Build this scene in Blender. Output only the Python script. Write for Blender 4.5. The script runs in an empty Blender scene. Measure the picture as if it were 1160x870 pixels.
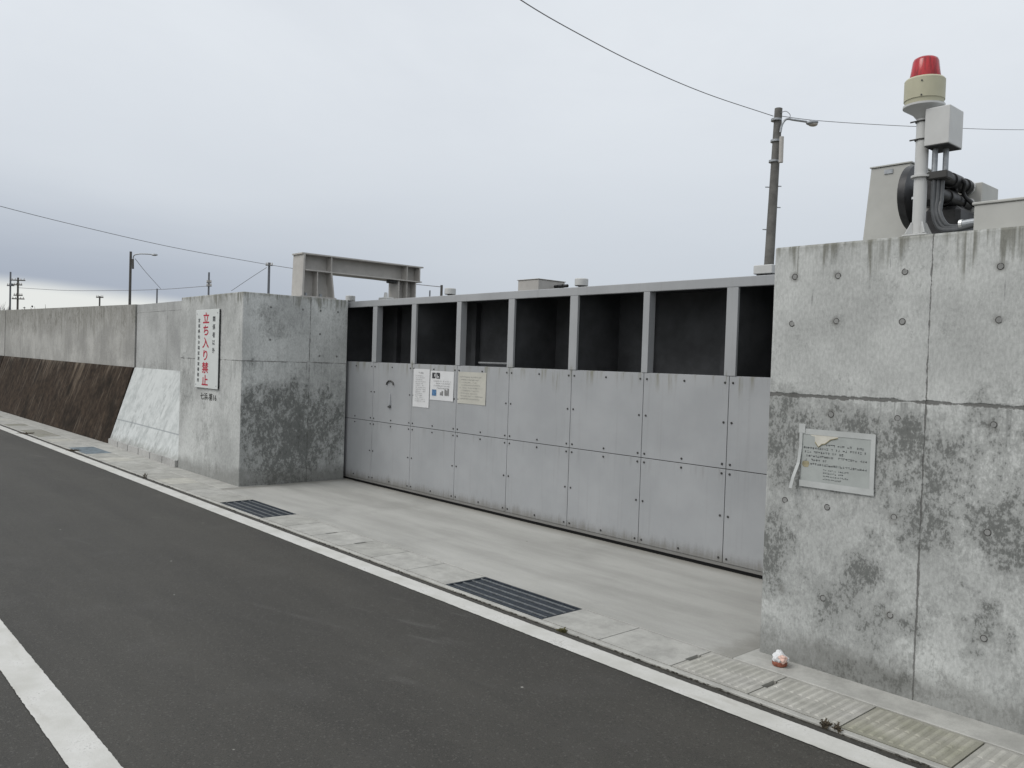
import bpy, bmesh, math, random
from mathutils import Vector, Matrix, noise as mn
R = random.Random(7)
scene = bpy.context.scene
C = scene.collection
PI = math.pi

# ------------------------------------------------------------------ camera
F = 946.73; W0, H0 = 1160, 870
RIGHT = Vector((0.66425812, 0.74679835, 0.03245569))
UP = Vector((-0.04038033, -0.00750583, 0.99915619))
FWD = Vector((-0.7464118, 0.66500819, -0.02517016))
EYE = Vector((0, 0, 1.61))
cam = bpy.data.cameras.new('camera'); camo = bpy.data.objects.new('camera', cam); C.objects.link(camo)
m3 = Matrix((RIGHT, UP, -FWD)).transposed()
camo.matrix_world = Matrix.Translation(EYE) @ m3.to_4x4()
cam.sensor_width = 36; cam.lens = F / W0 * 36; cam.clip_start = 0.05; cam.clip_end = 6000
scene.camera = camo


def far(px, py, d):
    """point of the far landscape at ground distance d along the view axis"""
    return EYE + (FWD + RIGHT * ((px - W0 / 2) / F) - UP * ((py - H0 / 2) / F)) * d


# ------------------------------------------------------------------ node helper
class S:
    def __init__(s, nt, sock): s.nt, s.k = nt, sock
    def _m(s, op, *a):
        n = s.nt.nodes.new('ShaderNodeMath'); n.operation = op
        for i, v in enumerate((s,) + a):
            if isinstance(v, S): s.nt.links.new(v.k, n.inputs[i])
            else: n.inputs[i].default_value = v
        return S(s.nt, n.outputs[0])
    def __add__(s, o): return s._m('ADD', o)
    __radd__ = __add__
    def __mul__(s, o): return s._m('MULTIPLY', o)
    __rmul__ = __mul__
    def __sub__(s, o): return s._m('SUBTRACT', o)
    def __rsub__(s, o): return (s * -1.0) + o
    def __truediv__(s, o): return s._m('DIVIDE', o)
    def abs(s): return s._m('ABSOLUTE')
    def min(s, o): return s._m('MINIMUM', o)
    def max(s, o): return s._m('MAXIMUM', o)
    def pow(s, o): return s._m('POWER', o)
    def sqrt(s): return s._m('SQRT')
    def frac(s): return s._m('FRACT')
    def sm(s, a, b):
        """smooth step: 0 at a, 1 at b"""
        n = s.nt.nodes.new('ShaderNodeMapRange'); n.interpolation_type = 'SMOOTHSTEP'
        s.nt.links.new(s.k, n.inputs[0])
        if a < b:
            n.inputs[1].default_value, n.inputs[2].default_value = a, b
            n.inputs[3].default_value, n.inputs[4].default_value = 0, 1
        else:
            n.inputs[1].default_value, n.inputs[2].default_value = b, a
            n.inputs[3].default_value, n.inputs[4].default_value = 1, 0
        return S(s.nt, n.outputs[0])


def vec(x, y, z):
    nt = next(v for v in (x, y, z) if isinstance(v, S)).nt
    n = nt.nodes.new('ShaderNodeCombineXYZ')
    for i, v in enumerate((x, y, z)):
        if isinstance(v, S): nt.links.new(v.k, n.inputs[i])
        else: n.inputs[i].default_value = v
    return S(nt, n.outputs[0])


def noise(v, scale, detail=4, rough=0.55, dist=0.0):
    n = v.nt.nodes.new('ShaderNodeTexNoise')
    v.nt.links.new(v.k, n.inputs['Vector'])
    n.inputs['Scale'].default_value = scale; n.inputs['Detail'].default_value = detail
    n.inputs['Roughness'].default_value = rough; n.inputs['Distortion'].default_value = dist
    return S(v.nt, n.outputs['Fac'])


def voro(v, scale, out='Distance'):
    n = v.nt.nodes.new('ShaderNodeTexVoronoi')
    v.nt.links.new(v.k, n.inputs['Vector']); n.inputs['Scale'].default_value = scale
    return S(v.nt, n.outputs[out])


def mixc(a, b, f):
    nt = next(v for v in (a, b, f) if isinstance(v, S)).nt
    n = nt.nodes.new('ShaderNodeMix'); n.data_type = 'RGBA'
    for i, v in ((6, a), (7, b), (0, f)):
        if isinstance(v, S): nt.links.new(v.k, n.inputs[i])
        elif i == 0: n.inputs[0].default_value = v
        else: n.inputs[i].default_value = (*v, 1)
    return S(nt, n.outputs[2])


def scalec(col, f):
    """colour times a scalar socket"""
    nt = f.nt
    n = nt.nodes.new('ShaderNodeVectorMath'); n.operation = 'SCALE'
    if isinstance(col, S): nt.links.new(col.k, n.inputs[0])
    else: n.inputs[0].default_value = col
    nt.links.new(f.k, n.inputs[3])
    return S(nt, n.outputs[0])


class Mat:
    def __init__(s, name):
        s.m = bpy.data.materials.new(name); s.m.use_nodes = True
        s.nt = s.m.node_tree; s.b = s.nt.nodes['Principled BSDF']
        g = s.nt.nodes.new('ShaderNodeNewGeometry')
        s.p = S(s.nt, g.outputs['Position'])
        sp = s.nt.nodes.new('ShaderNodeSeparateXYZ'); s.nt.links.new(s.p.k, sp.inputs[0])
        s.x, s.y, s.z = (S(s.nt, sp.outputs[i]) for i in range(3))
        sn = s.nt.nodes.new('ShaderNodeSeparateXYZ'); s.nt.links.new(g.outputs['Normal'], sn.inputs[0])
        s.nx, s.ny, s.nz = (S(s.nt, sn.outputs[i]) for i in range(3))
    def done(s, col, rough=0.8, bump=None, bd=0.004, bs=0.6, metal=0.0, spec=0.5, trans=0.0):
        for nm, v in (('Base Color', col), ('Roughness', rough), ('Metallic', metal), ('Specular IOR Level', spec), ('Transmission Weight', trans)):
            if isinstance(v, S): s.nt.links.new(v.k, s.b.inputs[nm])
            elif nm == 'Base Color': s.b.inputs[nm].default_value = (*v, 1)
            else: s.b.inputs[nm].default_value = v
        if bump is not None:
            n = s.nt.nodes.new('ShaderNodeBump'); n.inputs['Distance'].default_value = bd
            n.inputs['Strength'].default_value = bs
            s.nt.links.new(bump.k, n.inputs['Height']); s.nt.links.new(n.outputs[0], s.b.inputs['Normal'])
        return s.m


# ------------------------------------------------------------------ materials
def concrete(name, base=(.36, .37, .36), mould=None, runs=(), streak=0.25, top=None, lines=None, mottle=0.22, topw=.35,
             mould_col=(.085, .09, .085), holes=None, grime=None, msc=11):
    M = Mat(name)
    hv = vec(M.x + M.y, M.y * 0.6 - M.x * .3, M.z)                   # one coordinate that runs along every face
    big = noise(hv, 1.3, 5, .6)
    med = noise(vec(M.x, M.y, M.z * .7), 9, 6, .65)
    fine = noise(M.p, 130, 3, .6)
    col = mixc(tuple(c * (1 - mottle) for c in base), tuple(min(1, c * (1 + mottle * .8)) for c in base), big.sm(.3, .7))
    col = mixc(col, tuple(c * .62 for c in base), med.sm(.55, .78) * .45)
    col = mixc(col, tuple(min(1, c * 1.28) for c in base), noise(M.p, 17, 5, .7).sm(.58, .8) * .35)
    # faint vertical run marks of water
    st = noise(vec(M.x * 16, M.y * 16, M.z * .5), 1, 5, .65)
    col = mixc(col, tuple(c * .55 for c in base), st.sm(.52, .78) * streak)
    if top is not None:                                              # dirty drips under the coping
        dn = noise(vec(M.x * 24, M.y * 24, M.z * .25), 1, 3, .6)
        reach = noise(vec(M.x * 9, M.y * 9, 3.3), 1, 4, .6)
        dep = (top - M.z) / topw
        m = (reach.sm(.30, .72) - dep).sm(-.05, .35) * dn.sm(.42, .6)
        col = mixc(col, (.13, .13, .105), m * .75)
        col = mixc(col, (.2, .2, .17), (top - M.z).sm(.05, .0) * noise(M.p, 12, 4, .6).sm(.35, .65) * .6)
    scr = noise(vec(M.x * 60, M.y * 60, M.z * 5), 1, 3, .6).sm(.66, .74) * noise(M.p, 3.3, 3).sm(.48, .62)
    col = mixc(col, tuple(c * .42 for c in base), scr * .7)
    col = mixc(col, tuple(c * .5 for c in base), noise(M.p, 55, 4, .7).sm(.64, .74) * noise(M.p, 2.3, 3).sm(.42, .6) * .6)
    for rz, rl in runs:                                              # water runs that start at a joint
        rn_ = noise(vec(M.x * 30, M.y * 30, M.z * .6), 1, 4, .65).sm(.50, .66)
        ln = noise(vec(M.x * 7, M.y * 7, 9.1), 1, 4, .65).sm(.35, .75)
        dd = (rz - M.z) / rl
        m = rn_ * (ln - dd).sm(0, .4) * (rz - M.z).sm(-.004, .006)
        col = mixc(col, (.10, .105, .10), m * .6)
    gr_ = noise(vec(M.x * 1.0, M.y * 1.0, M.z * .45), 75, 5, .75)
    col = scalec(col, gr_.sm(.30, .70) * .30 + .85)
    bump = fine * .25 + med * .5
    # little air holes
    pit = voro(M.p, 38).sm(.10, .05) * noise(M.p, 5, 2).sm(.52, .62)
    col = mixc(col, tuple(c * .4 for c in base), pit * .7)
    bump = bump - pit * .8
    if mould is not None:
        reg = mould(M)                                               # 0..1 how far the growth has come
        warp = noise(M.p, 3.1, 4, .6)
        spk = noise(vec(M.x, M.y, M.z * .66), msc, 10, .74, .3)
        spk2 = noise(vec(M.x, M.y, M.z * .72), msc * 4.2, 6, .72)
        spk3 = noise(vec(M.x, M.y, M.z * .55), msc * 11, 4, .7)
        v = spk * .44 + spk2 * .40 + spk3 * .16 + (warp - .5) * .16 + reg * .165
        # a broad soft film first, then the speckle of the growth itself
        film = (warp - .5) * 1.1 + reg * .55 + (spk - .5) * .7
        col = mixc(col, tuple(c * .55 + m * .3 for c, m in zip(base, mould_col)), film.sm(.05, .62) * .5)
        col = mixc(col, tuple(c * .5 + m * .6 for c, m in zip(base, mould_col)), v.sm(.505, .585) * .62)
        col = mixc(col, mould_col, v.sm(.59, .67) * .72)
        col = mixc(col, tuple(c * .5 for c in mould_col), v.sm(.70, .80) * .6)
        # pale scoured flecks inside the growth
        col = mixc(col, tuple(c * 1.12 for c in base), noise(vec(M.x, M.y, M.z * .6), msc * 2.3, 8, .75).sm(.60, .70) * .6)
    if holes is not None:
        xs, zs = holes
        wob = noise(M.p, 40, 3) * .012
        dx = (M.x - xs[0]).abs()
        for q in xs[1:]: dx = dx.min((M.x - q).abs())
        dz = (M.z - zs[0]).abs()
        for q in zs[1:]: dz = dz.min((M.z - q).abs())
        d = (dx * dx + dz * dz).sqrt() + wob
        k = noise(M.p, 2.1, 1).sm(.42, .6)
        col = mixc(col, (.12, .12, .11), (d + (noise(M.p, 30, 5, .7) - .5) * .05).sm(.045, .014) * k * .6)
    if lines is not None:
        for (ax, at, w, k) in lines:
            c = {'x': M.x, 'y': M.y, 'z': M.z}[ax]
            wb = noise(M.p, 22, 4, .6)
            wd = noise(M.p, 7, 6, .75).sm(.3, .75)
            d = (c - at + (wb - .5) * .012).abs() - wd * w * 1.7 + w * .3
            l = d.sm(w * .5, -w * .2)
            col = mixc(col, (.10, .10, .095), l * k)
            bump = bump - l * 1.5
    if grime is not None:                                            # splashed dirt along the foot
        g = (M.z + noise(M.p, 6, 5, .65) * -.3).sm(grime, -.08)
        col = mixc(col, (.11, .11, .10), g * .55)
    return M.done(col, .86, bump, .004, .7, spec=.25)


def blob(M, c, cx, cz, rx, rz, k=1.0):
    if not hasattr(M, 'w1'):
        M.w1 = (noise(M.p, 3.2, 5, .65) - .5) * .55
        M.w2 = (noise(vec(M.x + 7.3, M.y, M.z), 3.2, 5, .65) - .5) * .55
    a = (c + M.w1 - cx) / rx; b = (M.z + M.w2 - cz) / rz
    return (a * a + b * b).sm(1.0, .0) * k


HX = (-2.437, -2.19, -1.84, -1.402); HZ = (2.134, 1.884, 1.393, .893, .40)


def mould_right(M):
    x = M.x
    r = blob(M, x, -2.50, 1.25, .42, .36, .75)
    for a in ((-2.05, 1.22, .75, .30, .65), (-1.62, 1.02, .30, .42, .65), (-1.30, 1.50, .30, .22, .72), (-1.33, .93, .22, .22, .95),
              (-2.52, .62, .22, .35, .65), (-2.12, .40, .30, .22, .5), (-1.97, .62, .14, .16, .75), (-1.85, .38, .2, .2, .5), (-1.46, .50, .1, .14, .8), (-1.40, .41, .1, .1, .6),
              (-1.95, .0, .5, .16, .5), (-1.1, 1.2, .5, .6, .5)):
        r = r.max(blob(M, x, *a))
    lowz = M.z.sm(1.55, 1.38) * .17
    return r * .85 + lowz - M.z.sm(1.44, 1.5) * .16


def mould_block(M):
    side = M.nx.sm(.4, .8)
    y = M.y
    r = blob(M, y, 4.95, .62, .95, .95, .95)
    r = r.max(blob(M, y, 4.40, .75, .35, .8, .7)).max(blob(M, y, 5.45, .8, .3, .7, .7)).max(blob(M, y, 4.7, 2.0, .5, .3, .35))
    front = blob(M, M.x, -11.5, 1.1, .4, .6, .45).max(blob(M, M.x, -10.6, .5, .8, .6, .2)) - .08
    return (r * .9 + M.z.sm(1.6, 1.1) * .2 - .05) * side + front * (1 - side)


MT = {}
MT['wall_near'] = concrete('stained_cast_concrete', (.448, .463, .454), mould_right, ((1.478, .55),), .2, 2.31,
                           [('x', -1.706, .005, .8), ('z', 1.482, .0125, .85)], holes=(HX, HZ), grime=.10, topw=.30)
MT['block'] = concrete('mouldy_pier_concrete', (.438, .452, .444), mould_block, ((1.527, .5),), .3, 2.36,
                       [('y', 5.16, .008, .7), ('z', 1.53, .008, .65)], grime=.12, topw=.22, msc=8)
MT['sea_upper'] = concrete('weathered_upper_concrete', (.36, .36, .345), lambda M: M.z.sm(1.75, 2.3) * .55 + .02, (), .75, 2.50, topw=.75, msc=4,
                           mould_col=(.16, .158, .14))
MT['sea_clean'] = concrete('cleaner_upper_concrete', (.38, .39, .385), lambda M: M.z.sm(1.6, 1.3) * .5 - .1, (), .25, None,
                           [('x', -13.62, .01, .5), ('z', 2.26, .006, .5)], msc=9, mould_col=(.17, .175, .165))


def slope_mat(name, dark):
    M = Mat(name)
    flow = noise(vec(M.x * 7 - M.z * 1.2, M.y * 1.2, M.z * .7), 1, 7, .66)
    flow2 = noise(vec(M.x * 2.2 - M.z * .3, M.y, M.z * .35), 1, 4, .6)
    fl3 = noise(vec(M.x * 22 - M.z * 3, M.y, M.z * 1.0), 1, 3, .6)
    med = noise(M.p, 9, 6, .66)
    if dark:
        col = mixc((.021, .015, .011), (.058, .042, .030), med.sm(.3, .75))
        col = mixc(col, (.15, .12, .09), (flow * .85 + flow2 * .15).sm(.50, .68) * noise(vec(M.x, M.y, M.z), .8, 4, .6).sm(.35, .62) * .85 * (M.z.sm(.1, 1.0) * .75 + .25))
        col = mixc(col, (.24, .21, .175), fl3.sm(.54, .70) * noise(M.p, 1.6, 4, .6).sm(.42, .62) * .5)
        col = mixc(col, (.010, .008, .006), noise(M.p, 1.3, 6, .65).sm(.48, .66) * .75)
        col = mixc(col, (.2, .18, .15), (M.z + (M.x + 15.2) * .0 + (flow - .5) * .5).sm(1.22, 1.5) * flow2.sm(.45, .6) * .7)
        rough = .8
    else:
        col = mixc((.39, .415, .413), (.54, .565, .562), (flow2 * .5 + med * .5).sm(.38, .60))
        col = mixc(col, (.25, .265, .265), noise(vec(M.x * 1.6, M.y, M.z), 5, 8, .7).sm(.50, .68) * noise(M.p, 1.1, 4, .6).sm(.42, .60) * .8)
        col = mixc(col, (.30, .315, .315), fl3.sm(.56, .72) * flow.sm(.45, .62) * .5)
        col = mixc(col, (.20, .20, .18), (M.z + (med - .5) * .25).sm(.24, .08) * .5)
        wb = noise(M.p, 22, 4, .6)
        col = mixc(col, (.24, .26, .27), (M.z - .43 + (wb - .5) * .012).abs().sm(.014, .003) * .8)
        rough = .85
    return M.done(col, rough, med + flow * .5, .004, .5, spec=.08 if dark else .25)


MT['slope_dark'] = slope_mat('dark_algae_slope', True)
MT['slope_pale'] = slope_mat('pale_slope_concrete', False)
MT['toe'] = concrete('toe_block_concrete', (.38, .38, .37), None, (), .1, mottle=.15)


def asphalt():
    M = Mat('worn_asphalt')
    f = noise(M.p, 170, 4, .7); g = voro(M.p, 130, 'Color')
    sp = M.nt.nodes.new('ShaderNodeSeparateColor'); M.nt.links.new(g.k, sp.inputs[0])
    gr = S(M.nt, sp.outputs[0])
    big = noise(vec(M.x * .35, M.y * 2.2, 0), 1, 5, .6)
    mid = noise(M.p, 2.3, 5, .6)
    col = mixc((.024, .0225, .0185), (.053, .0505, .043), f.sm(.3, .7))
    col = scalec(col, big.sm(.25, .75) * .45 + .80)
    col = mixc(col, (.095, .092, .083), gr.sm(.90, .98) * .6)
    col = mixc(col, (.016, .016, .015), gr.sm(.10, .02) * .6)
    col = mixc(col, (.075, .073, .068), mid.sm(.52, .72) * .2)
    # faint pale scuffs that tyres left across the lane
    sc = noise(vec(M.x * 1.1 + M.y * .6, M.y * 9 - M.x * 2.6, 0), 1, 4, .55).sm(.58, .72) * noise(M.p, .6, 3).sm(.5, .68)
    col = mixc(col, (.13, .128, .12), sc * .35)
    spot = voro(vec(M.x, M.y, 0), 3.1).sm(.030, .014)
    col = mixc(col, (.42, .41, .38), spot * .8)
    return M.done(col, .72, f + gr * .7, .004, .8, spec=.5)


MT['asphalt'] = asphalt()


def paint():
    M = Mat('white_road_paint')
    f = noise(M.p, 90, 5, .7); b = noise(M.p, 4, 5, .6)
    col = mixc((.46, .46, .43), (.57, .57, .55), b.sm(.3, .7))
    col = mixc(col, (.27, .27, .25), (f * .55 + b * .45).sm(.55, .66) * .8)
    drt = noise(vec(M.x * 1.5 + M.y * 4, M.y * 8 - M.x, 0), 1, 4).sm(.56, .75)
    col = mixc(col, (.33, .315, .275), drt * .35)
    return M.done(col, .7, f, .003, .6, spec=.3)


MT['paint'] = paint()


def slab():
    M = Mat('driveway_concrete')
    a = noise(vec(M.x * .7, M.y * 3.2, 0), 1, 6, .6); b = noise(M.p, 1.1, 5, .6); f = noise(M.p, 150, 3, .65)
    col = mixc((.315, .315, .297), (.40, .40, .379), a.sm(.3, .7))
    col = mixc(col, (.26, .26, .244), b.sm(.50, .72) * .55)
    col = mixc(col, (.42, .424, .405), noise(vec(M.x * 1.3 + M.y, M.y * 6 - M.x, 1), 1, 5, .6).sm(.58, .78) * .4)
    col = scalec(col, f * .35 + .83)
    col = mixc(col, (.20, .19, .165), (M.y + noise(M.p, 5, 4) * .10).sm(5.62, 5.80) * .6)
    edge = M.x.sm(-9.30, -9.69).max(M.x.sm(-2.95, -2.58)) + (noise(M.p, 7, 6, .7) - .5) * .9
    col = mixc(col, (.17, .165, .145), edge.sm(.35, .95) * .55)
    col = mixc(col, (.16, .155, .13), voro(vec(M.x, M.y, 0), 1.7).sm(.022, .012) * .8)
    return M.done(col, .88, f + a * .4, .002, .6, spec=.2)


MT['slab'] = slab()


def cover_mat(name, base, moss=0.0, dirt=.4, groove_shade=0.0):
    M = Mat(name)
    a = noise(M.p, 6, 6, .65); f = noise(M.p, 160, 3, .65)
    col = mixc(tuple(c * .82 for c in base), tuple(c * 1.12 for c in base), a.sm(.3, .7))
    col = mixc(col, tuple(c * .55 for c in base), noise(M.p, 14, 6, .7).sm(.55, .8) * dirt)
    if moss: col = mixc(col, (.16, .17, .085), noise(M.p, 4, 5, .6).sm(.36, .62) * moss)
    if groove_shade: col = mixc(col, tuple(c * .45 for c in base), (M.z + (a - .5) * .003).sm(.0062, .0042) * groove_shade)   # shade between the ribs, painted into the colour
    col = scalec(col, f * .4 + .8)
    return M.done(col, .88, f + a, .002, .6, spec=.2)


MT['cov_grey'] = cover_mat('grey_cover_concrete', (.345, .345, .322))
MT['cov_mid'] = cover_mat('mid_cover_concrete', (.375, .375, .353))
MT['cov_pale'] = cover_mat('pale_cover_concrete', (.44, .435, .40), .1)
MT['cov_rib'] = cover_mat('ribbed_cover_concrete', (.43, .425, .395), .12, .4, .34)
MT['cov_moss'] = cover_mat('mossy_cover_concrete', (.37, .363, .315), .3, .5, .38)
MT['cov_old'] = cover_mat('old_cover_concrete', (.27, .265, .24), .25, .6)
MT['ledge'] = cover_mat('ledge_concrete', (.385, .385, .362), .0, .5)


def plain(name, col, rough=.6, metal=0.0, var=.15, sc=8, spec=.4, trans=0.0):
    M = Mat(name)
    n = noise(M.p, sc, 5, .6)
    c = mixc(tuple(q * (1 - var) for q in col), tuple(min(1, q * (1 + var)) for q in col), n.sm(.3, .7))
    return M.done(c, rough, None, metal=metal, spec=spec, trans=trans)


def gate_paint():
    M = Mat('grey_gate_paint')
    n = noise(M.p, 1.6, 4, .6); s = noise(vec(M.x * 22, M.y * 22, M.z * .8), 1, 4, .6); f = noise(M.p, 60, 4, .6)
    col = mixc((.302, .314, .326), (.345, .357, .369), n.sm(.3, .7))
    col = mixc(col, (.215, .22, .218), s.sm(.52, .76) * .22)
    col = mixc(col, (.37, .378, .385), noise(M.p, 5, 6, .7).sm(.56, .75) * .15)
    drip = noise(vec(M.x * 14, 0, M.z * 1.1), 1, 5, .65).sm(.50, .68)
    col = mixc(col, (.15, .145, .09), drip * (M.z + noise(vec(M.x * 3, 0, 0), 1, 3) * .5).sm(1.62, 1.84) * M.z.sm(1.63, 1.55) * .75)
    col = mixc(col, (.12, .11, .09), (M.z + f * .06 + (s - .5) * .16).sm(.20, .07) * .65)  # grime along the panel foot, with the lip's shadow line painted in
    # grime that gathers along the row joint and runs on below it
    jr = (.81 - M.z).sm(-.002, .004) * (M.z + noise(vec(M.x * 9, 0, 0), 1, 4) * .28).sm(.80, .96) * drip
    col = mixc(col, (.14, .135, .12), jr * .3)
    col = mixc(col, (.16, .16, .155), noise(M.p, 75, 3, .6).sm(.68, .74) * noise(M.p, 2.2, 3).sm(.45, .6) * .45)
    return M.done(col, .5, f, .001, .25, spec=.4)


MT['gate'] = gate_paint()
MT['gate_in'] = plain('bay_shade_gate_steel', (.062, .065, .069), .7, var=.25, sc=3, spec=.2)  # shade of the open bays put into the colour of the inner steel
MT['black'] = plain('black_rubber', (.012, .012, .012), .7)
MT['soil'] = plain('dark_joint_soil', (.045, .042, .034), .95, var=.5, sc=40)
MT['frame'] = plain('beige_grey_frame_paint', (.40, .39, .37), .55, var=.08)
MT['steel'] = plain('galvanised_steel', (.30, .32, .34), .45, .5, .2, 30)
MT['grate_dark'] = plain('dark_grating_steel', (.045, .055, .068), .55, .4, .3, 30)
MT['grate_bar'] = plain('worn_grating_bar', (.22, .235, .245), .5, .4, .2, 30)
MT['blue_plate'] = plain('faded_blue_steel', (.14, .175, .20), .6, .1, .3, 10)
MT['bolt'] = plain('dark_bolt_steel', (.06, .06, .058), .5, .4)
MT['sign'] = plain('white_sign_board', (.60, .63, .62), .45, var=.04, sc=3)
MT['red_ink'] = plain('red_lettering', (.40, .006, .03), .5, var=.1)
MT['ink'] = plain('black_lettering', (.035, .037, .042), .6, var=.2)
MT['ink_soft'] = plain('faded_print', (.2, .2, .2), .8, var=.2)
MT['paper'] = plain('white_paper', (.60, .61, .62), .7, var=.03)
MT['paper_old'] = plain('yellowed_paper', (.45, .445, .40), .75, var=.06)
MT['laminate'] = plain('grey_laminated_paper', (.355, .38, .37), .35, var=.07, sc=9)
MT['tape'] = plain('clear_packing_tape', (.45, .47, .465), .2, var=.08)
MT['board'] = plain('cream_backing', (.56, .55, .49), .7, var=.08, sc=20)
MT['stain'] = plain('rust_stain', (.27, .245, .16), .8, var=.3, sc=30)
MT['blue_ink'] = plain('blue_print', (.07, .16, .30), .6, var=.5, sc=60)
MT['stencil'] = plain('worn_black_stencil', (.035, .036, .034), .8, var=.4, sc=60)
MT['cream'] = plain('cream_plastic', (.43, .42, .31), .5, var=.06)
M = Mat('red_lamp_dome')
MT['lamp_red'] = M.done(mixc((.24, .004, .010), (.44, .010, .02), noise(vec(M.x * 90, M.y * 90, M.z * 5), 1, 3, .5).sm(.38, .62)), .22, spec=.5)
MT['white_paint'] = plain('white_grey_paint', (.50, .51, .505), .45, var=.05)
MT['cabinet'] = plain('cabinet_paint', (.42, .425, .405), .55, var=.07, sc=4)
MT['hose'] = plain('grey_black_hose', (.07, .075, .08), .4, var=.3)
MT['machine'] = plain('oily_dark_metal', (.022, .022, .023), .45, .3, .4, 20)
MT['disk'] = plain('dark_steel_disc', (.035, .036, .038), .4, .4, .35, 9)
MT['chrome'] = plain('bright_metal_ring', (.62, .63, .63), .3, .7)
MT['pole'] = plain('weathered_pole_concrete', (.125, .124, .118), .85, var=.2, sc=5)
MT['pole_dark'] = plain('dark_wooden_pole', (.075, .072, .068), .85, var=.2)
MT['pole_far'] = plain('grey_far_pole', (.13, .14, .16), .85, var=.1)
MT['wire'] = plain('black_wire', (.17, .175, .19), .6)
MT['glass'] = plain('lamp_lens', (.38, .36, .33), .2, var=.1)
MT['bark'] = plain('bare_bark', (.09, .085, .075), .9)
MT['leaf'] = plain('dark_evergreen_leaf', (.03, .033, .024), .8, var=.4, sc=3)
MT['twig'] = plain('grey_bare_twigs', (.15, .14, .13), .9)
MT['dry'] = plain('dry_weed', (.075, .062, .042), .9, var=.4, sc=60)
MT['green'] = plain('yellow_green_weed', (.13, .12, .05), .9, var=.4, sc=60)
MT['rust'] = plain('rusty_brown_tin', (.22, .075, .045), .7, var=.4, sc=60)
MT['pink'] = plain('pink_wrapper', (.6, .42, .36), .6, var=.2, sc=60)
MT['tissue'] = plain('crumpled_white_paper', (.62, .63, .64), .7, var=.12, sc=40)


def ground_mat():
    M = Mat('bare_ground')
    n = noise(M.p, .5, 6, .6); f = noise(M.p, 30, 5, .7)
    col = mixc((.12, .115, .09), (.22, .20, .16), (n * .6 + f * .4).sm(.3, .7))
    return M.done(col, .95, f, .02, .5, spec=.1)


MT['ground'] = ground_mat()


# ------------------------------------------------------------------ geometry helpers
def BM(): return bmesh.new()


def box(bm, x0, x1, y0, y1, z0, z1, bev=0.0, seg=1):
    x0, x1 = min(x0, x1), max(x0, x1); y0, y1 = min(y0, y1), max(y0, y1); z0, z1 = min(z0, z1), max(z0, z1)
    g = bmesh.ops.create_cube(bm, size=1, matrix=Matrix.Translation(((x0 + x1) / 2, (y0 + y1) / 2, (z0 + z1) / 2)) @ Matrix.Diagonal((x1 - x0, y1 - y0, z1 - z0, 1)))
    if bev:
        es = list({e for v in g['verts'] for e in v.link_edges})
        bmesh.ops.bevel(bm, geom=es, offset=bev, segments=seg, profile=.6, affect='EDGES')
    return bm


def hexa(bm, a, b):
    """solid between two quads a and b (lists of four points each)"""
    va = [bm.verts.new(p) for p in a]; vb = [bm.verts.new(p) for p in b]
    bm.faces.new(va); bm.faces.new(vb)
    for i in range(4): bm.faces.new((va[i], va[(i + 1) % 4], vb[(i + 1) % 4], vb[i]))
    return bm


def prism(bm, poly, z0, z1):
    va = [bm.verts.new((x, y, z0)) for x, y in poly]; vb = [bm.verts.new((x, y, z1)) for x, y in poly]
    n = len(poly)
    bm.faces.new(va); bm.faces.new(vb)
    for i in range(n): bm.faces.new((va[i], va[(i + 1) % n], vb[(i + 1) % n], vb[i]))
    return bm


def cyl(bm, p0, p1, r0, r1=None, seg=16):
    p0, p1 = Vector(p0), Vector(p1); r1 = r0 if r1 is None else r1
    d = p1 - p0
    q = d.to_track_quat('Z', 'Y').to_matrix().to_4x4()
    bmesh.ops.create_cone(bm, cap_ends=True, segments=seg, radius1=r0, radius2=max(r1, 1e-5), depth=d.length,
                          matrix=Matrix.Translation((p0 + p1) / 2) @ q)
    return bm


def tube(bm, pts, r, seg=8):
    pts = [Vector(p) for p in pts]
    rings = []
    up = Vector((0.13, .31, .94))
    for i, p in enumerate(pts):
        t = (pts[min(i + 1, len(pts) - 1)] - pts[max(i - 1, 0)]).normalized()
        a = t.cross(up)
        if a.length < 1e-3: a = t.cross(Vector((1, 0, 0)))
        a.normalize(); b = a.cross(t)
        rr = r[i] if isinstance(r, (list, tuple)) else r
        rings.append([bm.verts.new(p + (a * math.cos(k * 2 * PI / seg) + b * math.sin(k * 2 * PI / seg)) * rr) for k in range(seg)])
    for i in range(len(rings) - 1):
        for k in range(seg):
            bm.faces.new((rings[i][k], rings[i][(k + 1) % seg], rings[i + 1][(k + 1) % seg], rings[i + 1][k]))
    bm.faces.new(rings[0]); bm.faces.new(rings[-1])
    return bm


def smoothpts(pts, n=6):
    """Catmull-Rom through the points"""
    P = [Vector(p) for p in pts]; P = [P[0] * 2 - P[1]] + P + [P[-1] * 2 - P[-2]]
    out = []
    for i in range(1, len(P) - 2):
        for k in range(n):
            t = k / n
            a, b, c, d = P[i - 1:i + 3]
            out.append(.5 * ((2 * b) + (c - a) * t + (2 * a - 5 * b + 4 * c - d) * t * t + (3 * b - a - 3 * c + d) * t ** 3))
    out.append(P[-2])
    return out


def lathe(bm, prof, cx, cy, cz, seg=32):
    rings = []
    for r, z in prof:
        rings.append([bm.verts.new((cx + max(r, 1e-4) * math.cos(k * 2 * PI / seg), cy + max(r, 1e-4) * math.sin(k * 2 * PI / seg), cz + z)) for k in range(seg)])
    for i in range(len(rings) - 1):
        for k in range(seg):
            bm.faces.new((rings[i][k], rings[i][(k + 1) % seg], rings[i + 1][(k + 1) % seg], rings[i + 1][k]))
    bm.faces.new(rings[0]); bm.faces.new(rings[-1])
    return bm


def gloc(o):
    l = Vector((0, 0, 0))
    while o is not None: l += o.location; o = o.parent
    return l


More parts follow.
